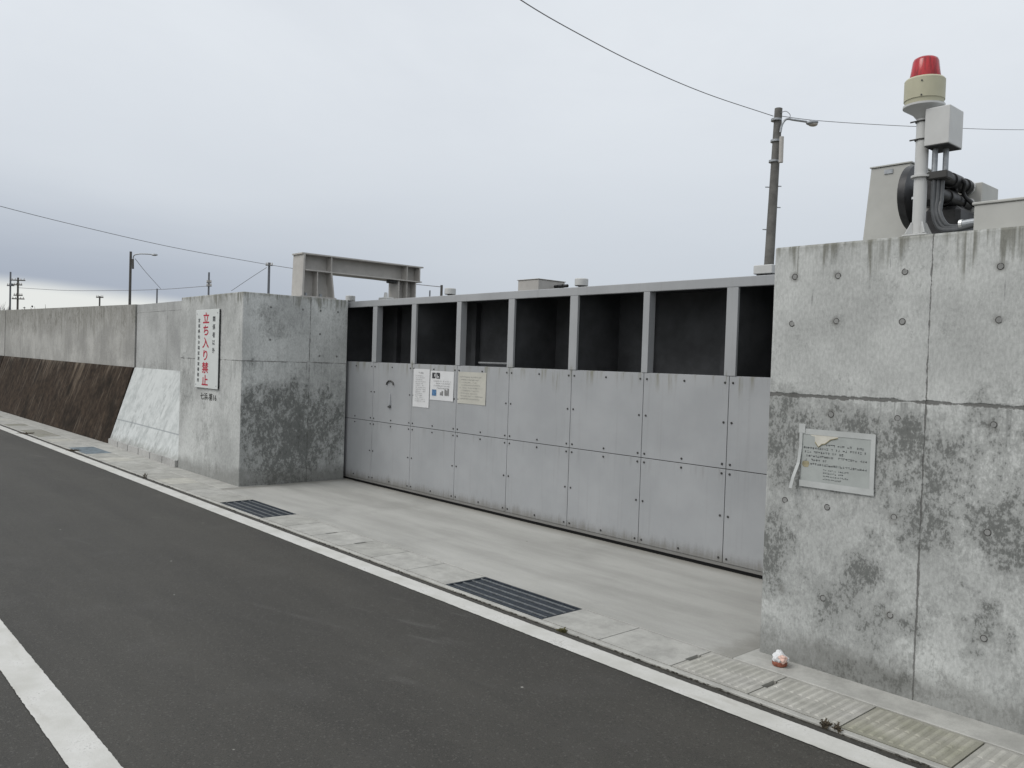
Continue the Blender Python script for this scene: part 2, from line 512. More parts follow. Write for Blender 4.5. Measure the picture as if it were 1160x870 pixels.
def obj(name, bm, mat, parent=None, smooth=False, origin=None):
    bmesh.ops.recalc_face_normals(bm, faces=bm.faces)
    if parent is not None: org = gloc(parent)
    if origin is None:
        xs = [v.co.x for v in bm.verts]; ys = [v.co.y for v in bm.verts]; zs = [v.co.z for v in bm.verts]
        origin = Vector(((min(xs) + max(xs)) / 2, (min(ys) + max(ys)) / 2, min(zs)))
    origin = Vector(origin)
    bm.transform(Matrix.Translation(-origin))
    me = bpy.data.meshes.new(name); bm.to_mesh(me); bm.free()
    if smooth:
        me.shade_smooth()
        try: me.set_sharp_from_angle(angle=math.radians(35))
        except Exception: pass
    me.materials.append(MT[mat])
    o = bpy.data.objects.new(name, me); C.objects.link(o)
    if parent is not None:
        o.parent = parent; o.location = origin - org
    else: o.location = origin
    return o


def thing(name, label, cat, loc, group=None):
    o = bpy.data.objects.new(name, None); C.objects.link(o)
    o.location = loc; o.empty_display_size = .1
    return tag(o, label, cat, group)


def tag(o, label, cat, group=None):
    o['label'] = label; o['category'] = cat
    if group: o['group'] = group
    return o


def struct(o, kind='structure'):
    o['kind'] = kind
    return o


def text_bm(body, size, cx, z, Y, bold=0.0, wide=1.0):
    """one line of lettering facing the road (-y), centred on cx, vertical centre at z"""
    cu = bpy.data.curves.new('lettering', 'FONT'); cu.body = body; cu.size = size
    cu.align_x = 'CENTER'; cu.align_y = 'CENTER'; cu.resolution_u = 3
    t = bpy.data.objects.new('lettering_source', cu); C.objects.link(t)
    bpy.context.view_layer.update()
    dg = bpy.context.evaluated_depsgraph_get()
    me = bpy.data.meshes.new_from_object(t.evaluated_get(dg))
    bm = BM(); bm.from_mesh(me)
    bpy.data.objects.remove(t); bpy.data.curves.remove(cu); bpy.data.meshes.remove(me)
    if bm.verts:
        xs = [v.co.x for v in bm.verts]; ys = [v.co.y for v in bm.verts]
        mx, my = (min(xs) + max(xs)) / 2, (min(ys) + max(ys)) / 2
        for v in bm.verts: v.co = Vector((cx + (v.co.x - mx) * wide, Y, z + v.co.y - my))
        if bold:
            me = bpy.data.meshes.new('tmp'); bm.to_mesh(me)
            for q, (ox, oz) in enumerate(((bold, 0), (-bold, 0), (0, bold), (0, -bold))):
                b2 = BM(); b2.from_mesh(me); b2.transform(Matrix.Translation((ox * wide, -.00008 * (q + 1), oz)))
                m2 = bpy.data.meshes.new('tmp'); b2.to_mesh(m2); b2.free(); bm.from_mesh(m2); bpy.data.meshes.remove(m2)
            bpy.data.meshes.remove(me)
    return bm


def merge(bms):
    out = BM()
    for b in bms:
        me = bpy.data.meshes.new('tmp'); b.to_mesh(me); b.free(); out.from_mesh(me); bpy.data.meshes.remove(me)
    return out


def scribble(bm, x0, x1, z, h, Y, rnd, gap=.12):
    """a line of print too small to read: glyph-sized clusters of strokes"""
    x = x0
    while x < x1 - h * .8:
        w = h * rnd.uniform(.75, .95)
        if rnd.random() > gap:
            for k in range(rnd.randint(2, 4)):
                if rnd.random() < .6:
                    zz = z + rnd.uniform(-.45, .45) * h
                    quad(bm, x, x + w, zz - h * .07, zz + h * .07, Y)
                else:
                    xx = x + rnd.uniform(.1, .9) * w
                    quad(bm, xx - h * .06, xx + h * .06, z - h * .45, z + h * .45, Y)
        x += h * 1.05


def quad(bm, x0, x1, z0, z1, Y):
    # every stroke a hair in front of the one before, so no two lie in one plane
    quad.n += 1
    Y = Y - (quad.n % 40) * .00001
    bm.faces.new([bm.verts.new(p) for p in ((x0, Y, z0), (x1, Y, z0), (x1, Y, z1), (x0, Y, z1))])


quad.n = 0

# ------------------------------------------------------------------ world and light
SUN_EL, SUN_AZ = math.radians(48), math.radians(205)           # azimuth clockwise from +y
wd = bpy.data.worlds.new('World'); scene.world = wd; wd.use_nodes = True
nt = wd.node_tree; bg = nt.nodes['Background']
sky = nt.nodes.new('ShaderNodeTexSky'); sky.sky_type = 'NISHITA'; sky.sun_disc = False
sky.sun_elevation = SUN_EL; sky.sun_rotation = SUN_AZ; sky.air_density = 1; sky.dust_density = 4
tc = nt.nodes.new('ShaderNodeTexCoord')
D = S(nt, tc.outputs['Generated'])
sx = nt.nodes.new('ShaderNodeSeparateXYZ'); nt.links.new(D.k, sx.inputs[0])
dx, dy, dz = (S(nt, sx.outputs[i]) for i in range(3))
inv = dz.max(.0) + .12
cl = noise(vec(dx / inv * .55, dy / inv * .55, 0.0), 1.1, 6, .6, .3)       # flat cloud deck seen in perspective
cl2 = noise(vec(dx * 2.2, dy * 2.2, dz * 11), 1.0, 5, .55, .2)
t = dz + (cl2 - .5) * .07
k1 = t.sm(.0, .38)
col = mixc((5.75, 6.25, 6.9), (8.05, 8.45, 8.9), k1)
col = mixc(col, (6.4, 6.8, 7.4), (cl.sm(.42, .68)) * k1 * .35)
left = (dx * -1.0 - dy * .15).sm(.62, 1.0)                             # heavier bank towards the far end of the road
band = (dz + (cl2 - .5) * .05).sm(.20, .055)
col = mixc(col, (3.35, 3.85, 4.8), left * band * .78)
strip = (dz + (cl2 - .5) * .014 + (dx + .955) * .30).sm(.068, .050) * (dx * -1.0).sm(.86, .95)
col = mixc(col, (8.3, 8.5, 8.3), strip)
# the deck is brightest overhead and on the side the sun is behind
hi = dz.sm(.40, .95)
col = mixc(col, (10.5, 10.8, 11.2), hi)
beh = (dy * -1.0).sm(.0, .9) * dz.sm(-.05, .35)
col = mixc(col, (13.5, 13.4, 13.2), beh * .9)
col = mixc(col, S(nt, sky.outputs[0]), .06)
nt.links.new(col.k, bg.inputs['Color']); bg.inputs['Strength'].default_value = .1
sl = bpy.data.lights.new('sun', 'SUN'); sl.energy = 1.0; sl.angle = math.radians(25); sl.color = (1, .97, .93)
so = bpy.data.objects.new('sun', sl); C.objects.link(so)
sd = Vector((math.sin(SUN_AZ) * math.cos(SUN_EL), math.cos(SUN_AZ) * math.cos(SUN_EL), math.sin(SUN_EL)))
so.rotation_euler = sd.to_track_quat('Z', 'Y').to_euler(); so.location = sd * 50
scene.view_settings.view_transform = 'Standard'; scene.view_settings.look = 'None'
scene.view_settings.exposure = 0; scene.view_settings.gamma = 1

# ------------------------------------------------------------------ ground, road, driveway
bm = BM(); vs = [bm.verts.new(p) for p in ((-2500, -2500, -.14), (2500, -2500, -.14), (2500, 2500, -.14), (-2500, 2500, -.14))]; bm.faces.new(vs)
struct(obj('ground', bm, 'ground', origin=(0, 0, -.14)))
bm = box(BM(), -140, 60, -4.6, 3.575, -.135, 0)
struct(obj('road', bm, 'asphalt'))


def stripe(y0, y1, name, seed):
    """painted line with slightly ragged edges"""
    bm = BM(); rr = random.Random(seed)
    xs = []; x = -140
    while x < 30:
        xs.append(x); x += .018 if -9 < x < 0 else (.12 if -22 < x < 2 else 1.5)
    a = [bm.verts.new((x, y0 + rr.gauss(0, .0011) + mn.noise((x * 9, seed, 0)) * .0014, .004)) for x in xs]
    b = [bm.verts.new((x, y1 + rr.gauss(0, .0011) + mn.noise((x * 9, seed, 5)) * .0014, .004)) for x in xs]
    for i in range(len(xs) - 1): bm.faces.new((a[i], a[i + 1], b[i + 1], b[i]))
    struct(obj(name, bm, 'paint'))


stripe(3.378, 3.53, 'edge_line', 1)
stripe(.873, 1.032, 'centre_line', 2)

# gutter: dark earth joint, channel lips, channel floor
bm = box(BM(), -70, 20, 3.577, 3.607, -.13, -.006); struct(obj('joint_earth', bm, 'soil'))
bm = box(BM(), -70, 20, 3.609, 3.648, -.13, .004, .004); struct(obj('gutter_lip', bm, 'ledge'))
bm = box(BM(), -70, 20, 3.65, 4.028, -.13, -.10); struct(obj('gutter_channel', bm, 'soil'))
bm = box(BM(), -70, -9.67, 4.03, 4.62, -.13, .006, .004); box(bm, -2.60, 20, 4.03, 4.30, -.13, .008, .004)
struct(obj('ledge', bm, 'ledge'))
bm = box(BM(), -9.668, -2.602, 4.032, 5.742, -.13, .005, .003)
box(bm, -9.668, -2.602, 5.86, 6.30, -.13, .005); box(bm, -9.668, -2.602, 6.44, 9.5, -.13, .005)
struct(obj('driveway', bm, 'slab'))
bm = box(BM(), -16, 6, 5.744, 5.858, -.13, -.03); box(bm, -16, 6, 6.302, 6.438, -.13, -.03)
struct(obj('rail_groove', bm, 'black'))

# ------------------------------------------------------------------ drain covers and grates
Y0, Y1 = 3.655, 4.022


def cover_bm(xa, xb, na=False, nb=False, ribs=0, thick=.07):
    a, b = xa + .004, xb - .004
    poly = [(a, Y0)]
    poly += [(b, Y0)]
    if nb: poly += [(b, 3.80), (b - .014, 3.80), (b - .014, 3.92), (b, 3.92)]
    poly += [(b, Y1), (a, Y1)]
    if na: poly += [(a, 3.92), (a + .014, 3.92), (a + .014, 3.80), (a, 3.80)]
    bm = prism(BM(), poly, -thick, .004)
    for i in range(ribs):
        x = a + .035 + (b - a - .07) * i / (ribs - 1)
        for (ya, yb) in ((Y0 + .022, Y0 + .175), (Y0 + .187, Y1 - .022)):
            hexa(bm, [(x - .015, ya, .0035), (x + .015, ya, .0035), (x + .015, yb, .0035), (x - .015, yb, .0035)],
                 [(x - .006, ya + .007, .0085), (x + .006, ya + .007, .0085), (x + .006, yb - .007, .0085), (x - .006, yb - .007, .0085)])
    return bm


ORD = ['first', 'second', 'third', 'fourth', 'fifth', 'sixth', 'seventh', 'eighth', 'ninth', 'tenth', 'eleventh', 'twelfth', 'thirteenth',
       'fourteenth', 'fifteenth', 'sixteenth', 'seventeenth', 'eighteenth', 'nineteenth', 'twentieth']
GRP = 'concrete drain covers along the road edge'


def cover(xa, xb, mat, label, **k):
    tag(obj('drain_cover', cover_bm(xa, xb, **k), mat), label, 'drain cover', GRP)


cover(-3.262, -2.739, 'cov_mid', 'flat grey drain cover touching the left end of the ribbed pale covers', nb=True)
cover(-3.746, -3.262, 'cov_mid', 'flat grey drain cover touching the right end of the nearer steel grate', na=False)
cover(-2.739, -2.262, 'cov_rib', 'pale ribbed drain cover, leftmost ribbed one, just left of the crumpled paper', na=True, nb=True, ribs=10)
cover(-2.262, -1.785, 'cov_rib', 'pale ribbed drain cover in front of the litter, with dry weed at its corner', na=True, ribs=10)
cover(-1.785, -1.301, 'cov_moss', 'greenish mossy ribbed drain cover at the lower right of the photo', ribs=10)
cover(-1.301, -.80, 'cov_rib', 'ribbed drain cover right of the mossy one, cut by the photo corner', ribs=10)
for i in range(6):
    xb = -4.745 - i * .4987; xa = xb - .4987
    lab = 'flat grey drain cover before the gate, %s counted leftwards from the nearer steel grate' % ORD[i]
    cover(xa, xb, ['cov_mid', 'cov_mid', 'cov_grey', 'cov_mid', 'cov_pale', 'cov_grey'][i] if i != 4 else 'cov_mid', lab, na=i in (2, 3), nb=i in (3, 4))
x = -8.77; i = 0
mats = ['cov_grey', 'cov_mid', 'cov_grey', 'cov_pale', 'cov_grey', 'cov_mid', 'cov_grey', 'cov_mid', 'cov_pale', 'cov_grey']
while x > -13.5:
    w = .5
    xa = x - w if x - w > -13.80 else -13.85
    if xa < -13.4: xa = -13.85
    lab = '%s grey drain cover, %s counted leftwards from the farther steel grate' % ('pale' if mats[i] == 'cov_pale' else 'flat', ORD[i])
    cover(xa, x, mats[i], lab, na=i == 6); x = xa; i += 1
tag(obj('steel_cover', cover_bm(-14.87, -13.85, thick=.03), 'blue_plate'), 'faded blue steel drain plate at the foot of the dark slope', 'drain cover')
x = -14.87; i = 0
while x > -24.5:
    m = ['cov_mid', 'cov_mid', 'cov_pale', 'cov_mid', 'cov_old', 'cov_old', 'cov_old', 'cov_mid', 'cov_grey', 'cov_old'][i % 10]
    lab = '%s drain cover by the dark slope, %s counted leftwards from the blue plate' % ({'cov_pale': 'pale', 'cov_old': 'dark worn'}.get(m, 'grey'), ORD[i])
    cover(x - .5, x, m, lab); x -= .5; i += 1


def grate(xa, xb, label):
    t = thing('drain_grate', label, 'drain grate', ((xa + xb) / 2, 3.84, -.04), 'steel drain grates before the gate')
    bm = BM()
    box(bm, xa + .004, xb - .004, Y0, Y0 + .012, -.04, .004); box(bm, xa + .004, xb - .004, Y1 - .012, Y1, -.04, .004)
    box(bm, xa + .004, xa + .014, Y0 + .0125, Y1 - .0125, -.04, .0035); box(bm, xb - .014, xb - .004, Y0 + .0125, Y1 - .0125, -.04, .0035)
    obj('frame', bm, 'grate_dark', t)
    bm = BM()
    for k in range(4):
        y = Y0 + .012 + (Y1 - Y0 - .024) * (k + .55) / 4
        box(bm, xa + .0145, xb - .0145, y - .003, y + .003, -.0045, .003)
    obj('main_bar', bm, 'grate_bar', t)
    bm = BM()
    n = 40
    for k in range(n):
        xx = xa + .014 + (xb - xa - .028) * (k + .5) / n
        box(bm, xx - .0095, xx + .0095, Y0 + .0125, Y1 - .0125, -.03, -.005)
    obj('cross_bar', bm, 'grate_dark', t)


grate(-4.745, -3.746, 'dark steel drain grate nearer the camera, before the middle of the gate')
grate(-8.77, -7.737, 'dark steel drain grate farther away, beside the mouldy concrete pier corner')

# ------------------------------------------------------------------ right wall
t = thing('concrete_wall', 'tall stained near concrete wall on the right bearing the taped notice and red beacon', 'concrete wall', (-1, 4.9, 0))
bm = box(BM(), -2.565, 7.0, 4.24, 5.58, -.13, 2.308, .012, 2)
obj('wall', bm, 'wall_near', t)


def plug_bm(x, z, rnd):
    bm = BM()
    r = .0125
    seg = 18
    prof = [(r * 1.10, .0), (r * 1.0, -.0012), (r * .5, -.0010), (.0001, -.0009)]
    rings = []
    for rr, yy in prof:
        rings.append([bm.verts.new((x + rr * math.cos(k * 2 * PI / seg), 4.2392 + yy, z + rr * math.sin(k * 2 * PI / seg))) for k in range(seg)])
    for i in range(len(rings) - 1):
        for k in range(seg): bm.faces.new((rings[i][k], rings[i][(k + 1) % seg], rings[i + 1][(k + 1) % seg], rings[i + 1][k]))
    return bm


MT['plug'] = cover_mat('tie_hole_mortar', (.27, .275, .27), 0, .6)
MT['ring'] = plain('dark_hole_rim', (.075, .075, .07), .9, var=.3, sc=60)
MT['hole_old'] = plain('old_tie_hole', (.15, .155, .15), .9, var=.3, sc=60)
rp = random.Random(5)
for zz in HZ:
    for xx in HX + (-.95,):
        if (zz, xx) == (1.393, HX[0]) or (zz, xx) == (.40, HX[0]): continue
        x_, z_ = xx + rp.uniform(-.006, .006), zz + rp.uniform(-.006, .006)
        h = obj('tie_hole', plug_bm(x_, z_, rp), 'plug', t, True)
        bm = BM(); n = 16; r = rp.uniform(.0135, .0155); a0 = rp.uniform(0, 6.28); arc = rp.uniform(4.2, 6.28)
        pts = [(x_ + r * math.cos(a0 + k * arc / n), 4.2392, z_ + r * math.sin(a0 + k * arc / n)) for k in range(n + 1)]
        tube(bm, pts, .0021, 6)
        obj('rim', bm, 'ring', h, True)

# ------------------------------------------------------------------ left pier block
t = thing('concrete_pier', 'mouldy square concrete pier left of the gate carrying the red lettered sign', 'concrete pier', (-10.7, 4.98, 0))
bm = box(BM(), -11.70, -9.69, 4.26, 5.70, -.13, 2.365, .014, 2)
obj('block', bm, 'block', t)
bm = BM(); box(bm, -9.745, -9.688, 5.45, 5.70, .02, 2.36, .006); obj('end_post', bm, 'block', t)
for (yy, zz) in ((4.62, 2.2), (5.05, 2.2), (4.62, 1.8), (5.3, 2.2), (5.3, 1.9), (5.3, 1.62), (5.55, 2.2), (5.55, 1.62)):
    bm = BM(); n = 14
    xx = -9.689 if yy < 5.45 else -9.687
    cyl(bm, (xx - .004, yy, zz), (xx + .002, yy, zz), .015, .013, 14)
    obj('tie_hole', bm, 'hole_old', t)
# stencilled code on the pier
bm = text_bm('七浜-第16', .098, -10.68, 1.045, 4.2585, bold=.002, wide=1.25)
st = obj('stencil_lettering', bm, 'stencil', t)

# ------------------------------------------------------------------ seawall beyond the pier
def seawall(x0, x1, foot0, foot1, wy0, wy1, zt0, zt1, zs0, zs1, wm, sm_, label, toe):
    """x0 < x1; foot/top lines given at both ends"""
    t = thing('seawall', label, 'seawall', ((x0 + x1) / 2, wy0 + .2, 0), 'concrete seawall sections')
    bm = BM()
    hexa(bm, [(x0, wy0, -.13), (x0, wy0 + .55, -.13), (x0, wy0 + .55, zt0), (x0, wy0, zt0)],
         [(x1, wy1, -.13), (x1, wy1 + .55, -.13), (x1, wy1 + .55, zt1), (x1, wy1, zt1)])
    obj('wall', bm, wm, t)
    bm = BM(); h = .10 if toe else .01
    f = lambda x, ft, wy, zs: [(x, ft, h), (x, wy - .02, zs), (x, wy + .1, zs), (x, wy + .1, h)]
    nseg = 14
    for k in range(1):
        hexa(bm, f(x0, foot0, wy0, zs0), f(x1, foot1, wy1, zs1))
    obj('slope_facing', bm, sm_, t)
    if toe:
        n = 6
        for k in range(n):
            a, b = k / n, (k + 1) / n
            xa, xb = x0 + (x1 - x0) * a + .014, x0 + (x1 - x0) * b - .014
            fa, fb = foot0 + (foot1 - foot0) * a, foot0 + (foot1 - foot0) * b
            bm = prism(BM(), [(xa, fa - .03), (xb, fb - .03), (xb, fb + .1), (xa, fa + .1)], -.05, .102)
            obj('toe_block', bm, 'toe', t)
    return t


seawall(-15.17, -11.72, 4.37, 4.26, 4.77, 4.72, 2.405, 2.395, 1.32, 1.32, 'sea_clean', 'slope_pale',
        'seawall section with clean pale slope beside the pier', True)
seawall(-25.55, -15.24, 4.31, 4.36, 4.70, 4.76, 2.575, 2.415, 1.36, 1.32, 'sea_upper', 'slope_dark',
        'seawall section with long algae-darkened brown slope and streaked upper wall', False)
seawall(-46, -25.63, 4.25, 4.31, 4.62, 4.70, 2.75, 2.577, 1.40, 1.36, 'sea_upper', 'slope_dark',
        'seawall section farthest left, just past the pale expansion joint', False)

# ------------------------------------------------------------------ gate
GY = 5.745
SEAM = [-9.93, -9.10, -8.245, -7.375, -6.495, -5.595, -4.712, -3.838, -2.97]
PW = [.08, .098, .09, .078, .092, .102, .068, .104, .1]
t = gate = thing('sliding_gate', 'long grey steel flood gate of bolted panels with dark open bays on top', 'flood gate', (-6.4, 6.1, 0))
bm = BM(); box(bm, -10.2, -2.2, GY, GY + .035, 2.272, 2.352, .004); obj('top_beam', bm, 'gate', t)
bm = BM(); box(bm, -10.2, -2.2, GY + .036, 6.42, 2.318, 2.350, .003); obj('top_plate', bm, 'gate_in', t)  # dark colour paints in the shade on its underside
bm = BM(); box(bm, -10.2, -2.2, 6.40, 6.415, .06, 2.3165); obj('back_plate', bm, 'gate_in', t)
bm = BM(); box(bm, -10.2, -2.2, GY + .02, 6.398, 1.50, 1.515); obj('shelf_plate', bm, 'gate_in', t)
bm = BM(); box(bm, -9.93, -2.2, GY + .006, GY + .06, .03, .057); obj('bottom_rail', bm, 'gate', t)
bm = BM(); box(bm, -9.93, -2.2, GY + .03, 6.38, .0, .029); obj('seal', bm, 'black', t)
bm = BM(); box(bm, -10.2, -2.2, GY + .008, GY + .018, .06, 1.552); obj('backing_sheet', bm, 'bolt', t)
bm = BM(); box(bm, -9.93, -2.2, GY + .0185, GY + .07, 1.516, 1.5625); obj('sill', bm, 'gate', t)
for i, x in enumerate(SEAM):
    w = PW[i]
    bm = BM()
    box(bm, x - w / 2, x + w / 2, GY + .0005, GY + .012, 1.564, 2.2715)            # front flange of the post
    d = .085 if i in (1, 3, 6) else .028
    bm2 = BM()
    box(bm2, x + w / 2 - .012, x + w / 2 - .002, GY + .0125, GY + d, 1.564, 2.3165)
    p = obj('post', bm, 'gate', t)
    obj('post_web', bm2, 'gate', p)
    if i in (0, 2, 4, 5, 7, 8):
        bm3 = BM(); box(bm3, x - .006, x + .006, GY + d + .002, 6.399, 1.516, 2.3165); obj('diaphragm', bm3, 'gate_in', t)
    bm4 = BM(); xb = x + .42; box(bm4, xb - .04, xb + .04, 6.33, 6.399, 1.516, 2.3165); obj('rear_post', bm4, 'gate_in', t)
bm = BM(); tube(bm, [(-7.55, 6.2, 1.60), (-6.9, 6.2, 1.60)], .012); obj('inner_pipe', bm, 'gate', t)
# bolted cover panels, two rows; the mesh of one bolt is shared
bmb = BM(); lathe(bmb, [(.0095, 0), (.0095, .004), (.007, .007), (.0, .008)], 0, 0, 0, 10)
bmb.transform(Matrix.Rotation(PI / 2, 4, 'X'))
bolt_me = bpy.data.meshes.new('bolt'); bmb.to_mesh(bolt_me); bmb.free(); bolt_me.materials.append(MT['bolt'])
bolts = []
for row, (za, zb) in enumerate(((.818, 1.558), (.060, .812))):
    for i in range(len(SEAM) - 1):
        xa, xb = SEAM[i] + .0025, SEAM[i + 1] - .0025
        bm = box(BM(), xa, xb, GY, GY + .0055, za, zb, .0015)
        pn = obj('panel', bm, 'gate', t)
        zt = zb - (.05 if row == 0 else .035); z_b = za + .035
        for (bx, bz) in ((xa + .035, zt), ((xa + xb) / 2, zt), (xb - .035, zt), (xa + .035, (za + zb) / 2), (xb - .035, (za + zb) / 2),
                         (xa + .035, z_b), ((xa + xb) / 2, z_b), (xb - .035, z_b)):
            bolts.append((bx, bz, pn))
bolts.sort(key=lambda b: -b[0])
vis = [b for b in bolts if b[0] < -3.50]
for bx, bz, pn in vis[:100]:
    o = bpy.data.objects.new('bolt', bolt_me); C.objects.link(o); o.parent = pn
    o.location = Vector((bx, GY - .0005, bz)) - gloc(pn)
bm = BM()
for bx, bz, pn in vis[100:]:
    b2 = BM(); b2.from_mesh(bolt_me); b2.transform(Matrix.Translation((bx, GY - .0005, bz)))
    me = bpy.data.meshes.new('tmp'); b2.to_mesh(me); b2.free(); bm.from_mesh(me); bpy.data.meshes.remove(me)
struct(obj('bolt_group', bm, 'bolt', t), 'stuff')
# pull handle: worn arch and tapered latch below it
bm = BM(); hx = -8.70
tube(bm, [(hx + .075 * math.cos(a), GY - .012, 1.29 + .05 * math.sin(a)) for a in [PI * k / 10 for k in range(11)]], .009, 8)
obj('handle', bm, 'bolt', t)
bm = BM(); lathe(bm, [(.0, .14), (.010, .13), (.018, .06), (.028, .0), (.026, -.01), (.0, -.012)], hx, GY - .004, 1.05, 14)
lt = obj('latch', bm, 'gate', t, True)
bm = BM(); box(bm, hx - .028, hx + .028, GY - .024, GY - .001, 1.01, 1.028, .006); obj('latch_foot', bm, 'bolt', lt)

# ------------------------------------------------------------------ papers on the gate
def poster(name, label, x0, x1, z0, z1, mat):
    t = thing(name, label, 'notice', ((x0 + x1) / 2, GY - .004, z0), 'notices stuck to the gate')
    bm = BM(); n = 6
    # slightly curled sheet with real thickness
    rows = []
    for j in range(n + 1):
        rr = []
        for i in range(n + 1):
            u, v = i / n, j / n
            y = GY - .0035 - .004 * (abs(u - .5) * 2) ** 4 * (1 - v) - .0005
            rr.append((x0 + (x1 - x0) * u, y, z0 + (z1 - z0) * v))
        rows.append(rr)
    fr = [[bm.verts.new(p) for p in r] for r in rows]
    bk = [[bm.verts.new((p[0], p[1] + .001, p[2])) for p in r] for r in rows]
    for j in range(n):
        for i in range(n):
            bm.faces.new((fr[j][i], fr[j][i + 1], fr[j + 1][i + 1], fr[j + 1][i]))
            bm.faces.new((bk[j][i], bk[j + 1][i], bk[j + 1][i + 1], bk[j][i + 1]))
    for i in range(n):
        bm.faces.new((fr[0][i], bk[0][i], bk[0][i + 1], fr[0][i + 1])); bm.faces.new((fr[n][i], fr[n][i + 1], bk[n][i + 1], bk[n][i]))
        bm.faces.new((fr[i][0], fr[i + 1][0], bk[i + 1][0], bk[i][0])); bm.faces.new((fr[i][n], bk[i][n], bk[i + 1][n], fr[i + 1][n]))
    obj('sheet', bm, mat, t)
    return t


PYf = GY - .0088
rn = random.Random(11)
p = poster('paper_notice', 'tall narrow white notice, leftmost of three papers on the gate', -8.205, -7.885, 1.055, 1.505, 'paper')
bm = BM(); scribble(bm, -8.10, -7.98, 1.46, .018, PYf, rn)
for k in range(14): scribble(bm, -8.16, -7.93 - rn.uniform(0, .1), 1.425 - k * .023, .011, PYf, rn)
obj('print', bm, 'ink_soft', p)
p = poster('paper_notice', 'white notice with black and blue pictures, middle paper on the gate', -7.865, -7.425, 1.155, 1.49, 'paper')
bm = BM(); quad(bm, -7.83, -7.77, 1.405, 1.47, PYf); quad(bm, -7.75, -7.685, 1.405, 1.47, PYf); obj('dark_emblem', bm, 'ink', p)
bm = BM(); quad(bm, -7.785, -7.772, 1.425, 1.455, PYf - .001); quad(bm, -7.735, -7.725, 1.41, 1.45, PYf - .001); quad(bm, -7.72, -7.70, 1.415, 1.43, PYf - .001); obj('emblem_mark', bm, 'paper', p)
bm = BM(); quad(bm, -7.825, -7.745, 1.205, 1.275, PYf); obj('blue_picture', bm, 'blue_ink', p)
bm = BM()
for k, (xx, hh) in enumerate(((-7.66, .035), (-7.63, .05), (-7.575, .07), (-7.55, .06), (-7.52, .075))): quad(bm, xx - .011, xx + .011, 1.215, 1.215 + hh, PYf)
for k in range(4): scribble(bm, -7.80 + .05 * (k % 2), -7.48, 1.375 - k * .027, .014, PYf, rn)
obj('print', bm, 'ink_soft', p)
p = poster('paper_notice', 'yellowed old notice, rightmost of three papers on the gate', -7.345, -6.86, 1.145, 1.495, 'paper_old')
bm = BM()
for k in range(9): scribble(bm, -7.32 + .03 * (k % 2), -6.90 - rn.uniform(0, .12), 1.44 - k * .030, .011, PYf, rn)
obj('print', bm, 'ink_soft', p)

# ------------------------------------------------------------------ red lettered sign on the pier
sx0, sx1, sz0, sz1 = -11.08, -10.33, 1.155, 2.172
t = thing('warning_sign', 'white upright keep-out sign with large red Japanese lettering fixed on the pier', 'sign', ((sx0 + sx1) / 2, 4.24, sz0))
bm = BM(); box(bm, sx0, sx1, 4.232, 4.240, sz0, sz1, .003); obj('board', bm, 'sign', t)
bm = BM(); box(bm, sx0 + .012, sx1 - .004, 4.2405, 4.2592, sz0 + .012, sz1 - .004); obj('back_frame', bm, 'machine', t)
sw, sh = sx1 - sx0, sz1 - sz0
bms = [text_bm(ch, .150, sx0 + sw * .455, sz1 - sh * (.105 + k * .1585), 4.2312, bold=.0042, wide=1.45) for k, ch in enumerate('立ち入り禁止')]
obj('red_lettering', merge(bms), 'red_ink', t)
bms = [text_bm(ch, .074, sx0 + sw * .80, sz1 - sh * (.125 + k * .098), 4.2312, bold=.0018, wide=1.2) for k, ch in enumerate('関係者以外')]
bms += [text_bm(ch, .054, sx0 + sw * .15, sz1 - sh * (.135 + k * .070), 4.2312, bold=.0012, wide=1.35) for k, ch in enumerate('宮城県仙台塩釜港湾事務所')]
obj('black_lettering', merge(bms), 'ink', t)
for xx in (sx0 + .04, sx1 - .04):
    for zz in (sz0 + .04, sz1 - .05):
        bm = BM(); cyl(bm, (xx, 4.2322, zz), (xx, 4.228, zz), .009, .007, 10); obj('screw', bm, 'steel', t)

# ------------------------------------------------------------------ taped notice on the right wall
nx0, nx1, nz0, nz1 = -2.350, -1.955, 1.012, 1.285
t = thing('taped_notice', 'torn laminated notice taped to the near stained concrete wall', 'notice', ((nx0 + nx1) / 2, 4.235, nz0))
bm = BM(); box(bm, nx0, nx1, 4.2335, 4.2375, nz0, nz1); obj('sheet', bm, 'laminate', t)
bm = BM()
xs = [nx0 + .038, nx0 + .058, nx0 + .074, nx0 + .078, nx0 + .098, nx0 + .118, nx0 + .135, nx0 + .165, nx0 + .205, nx0 + .21]
zl = [nz1 - .006, nz1 - .018, nz1 - .020, nz1 - .05, nz1 - .075, nz1 - .058, nz1 - .055, nz1 - .03, nz1 - .018, nz1 - .006]
va = [bm.verts.new((x, 4.2325, z)) for x, z in zip(xs, zl)]; vb = [bm.verts.new((x, 4.2333, z)) for x, z in zip(xs, zl)]
bm.faces.new(va); bm.faces.new(vb)
for i in range(len(xs)): bm.faces.new((va[i], va[(i + 1) % len(xs)], vb[(i + 1) % len(xs)], vb[i]))
obj('torn_hole', bm, 'board', t)
bm = BM(); tube(bm, [(xs[k], 4.2318, zl[k]) for k in range(3, 9)], .003, 6)
obj('torn_edge', bm, 'stain', t)
bm = BM(); pts = []
for k in range(14):
    a = k * 2 * PI / 14; r = .022 * (1 + .35 * mn.noise((math.cos(a) * 2, math.sin(a) * 2, 1)))
    pts.append(bm.verts.new((nx0 + .028 + r * math.cos(a), 4.2329, nz0 + .10 + r * .8 * math.sin(a))))
bm.faces.new(pts); obj('stain', bm, 'stain', t)
rn = random.Random(3)
bm = BM()
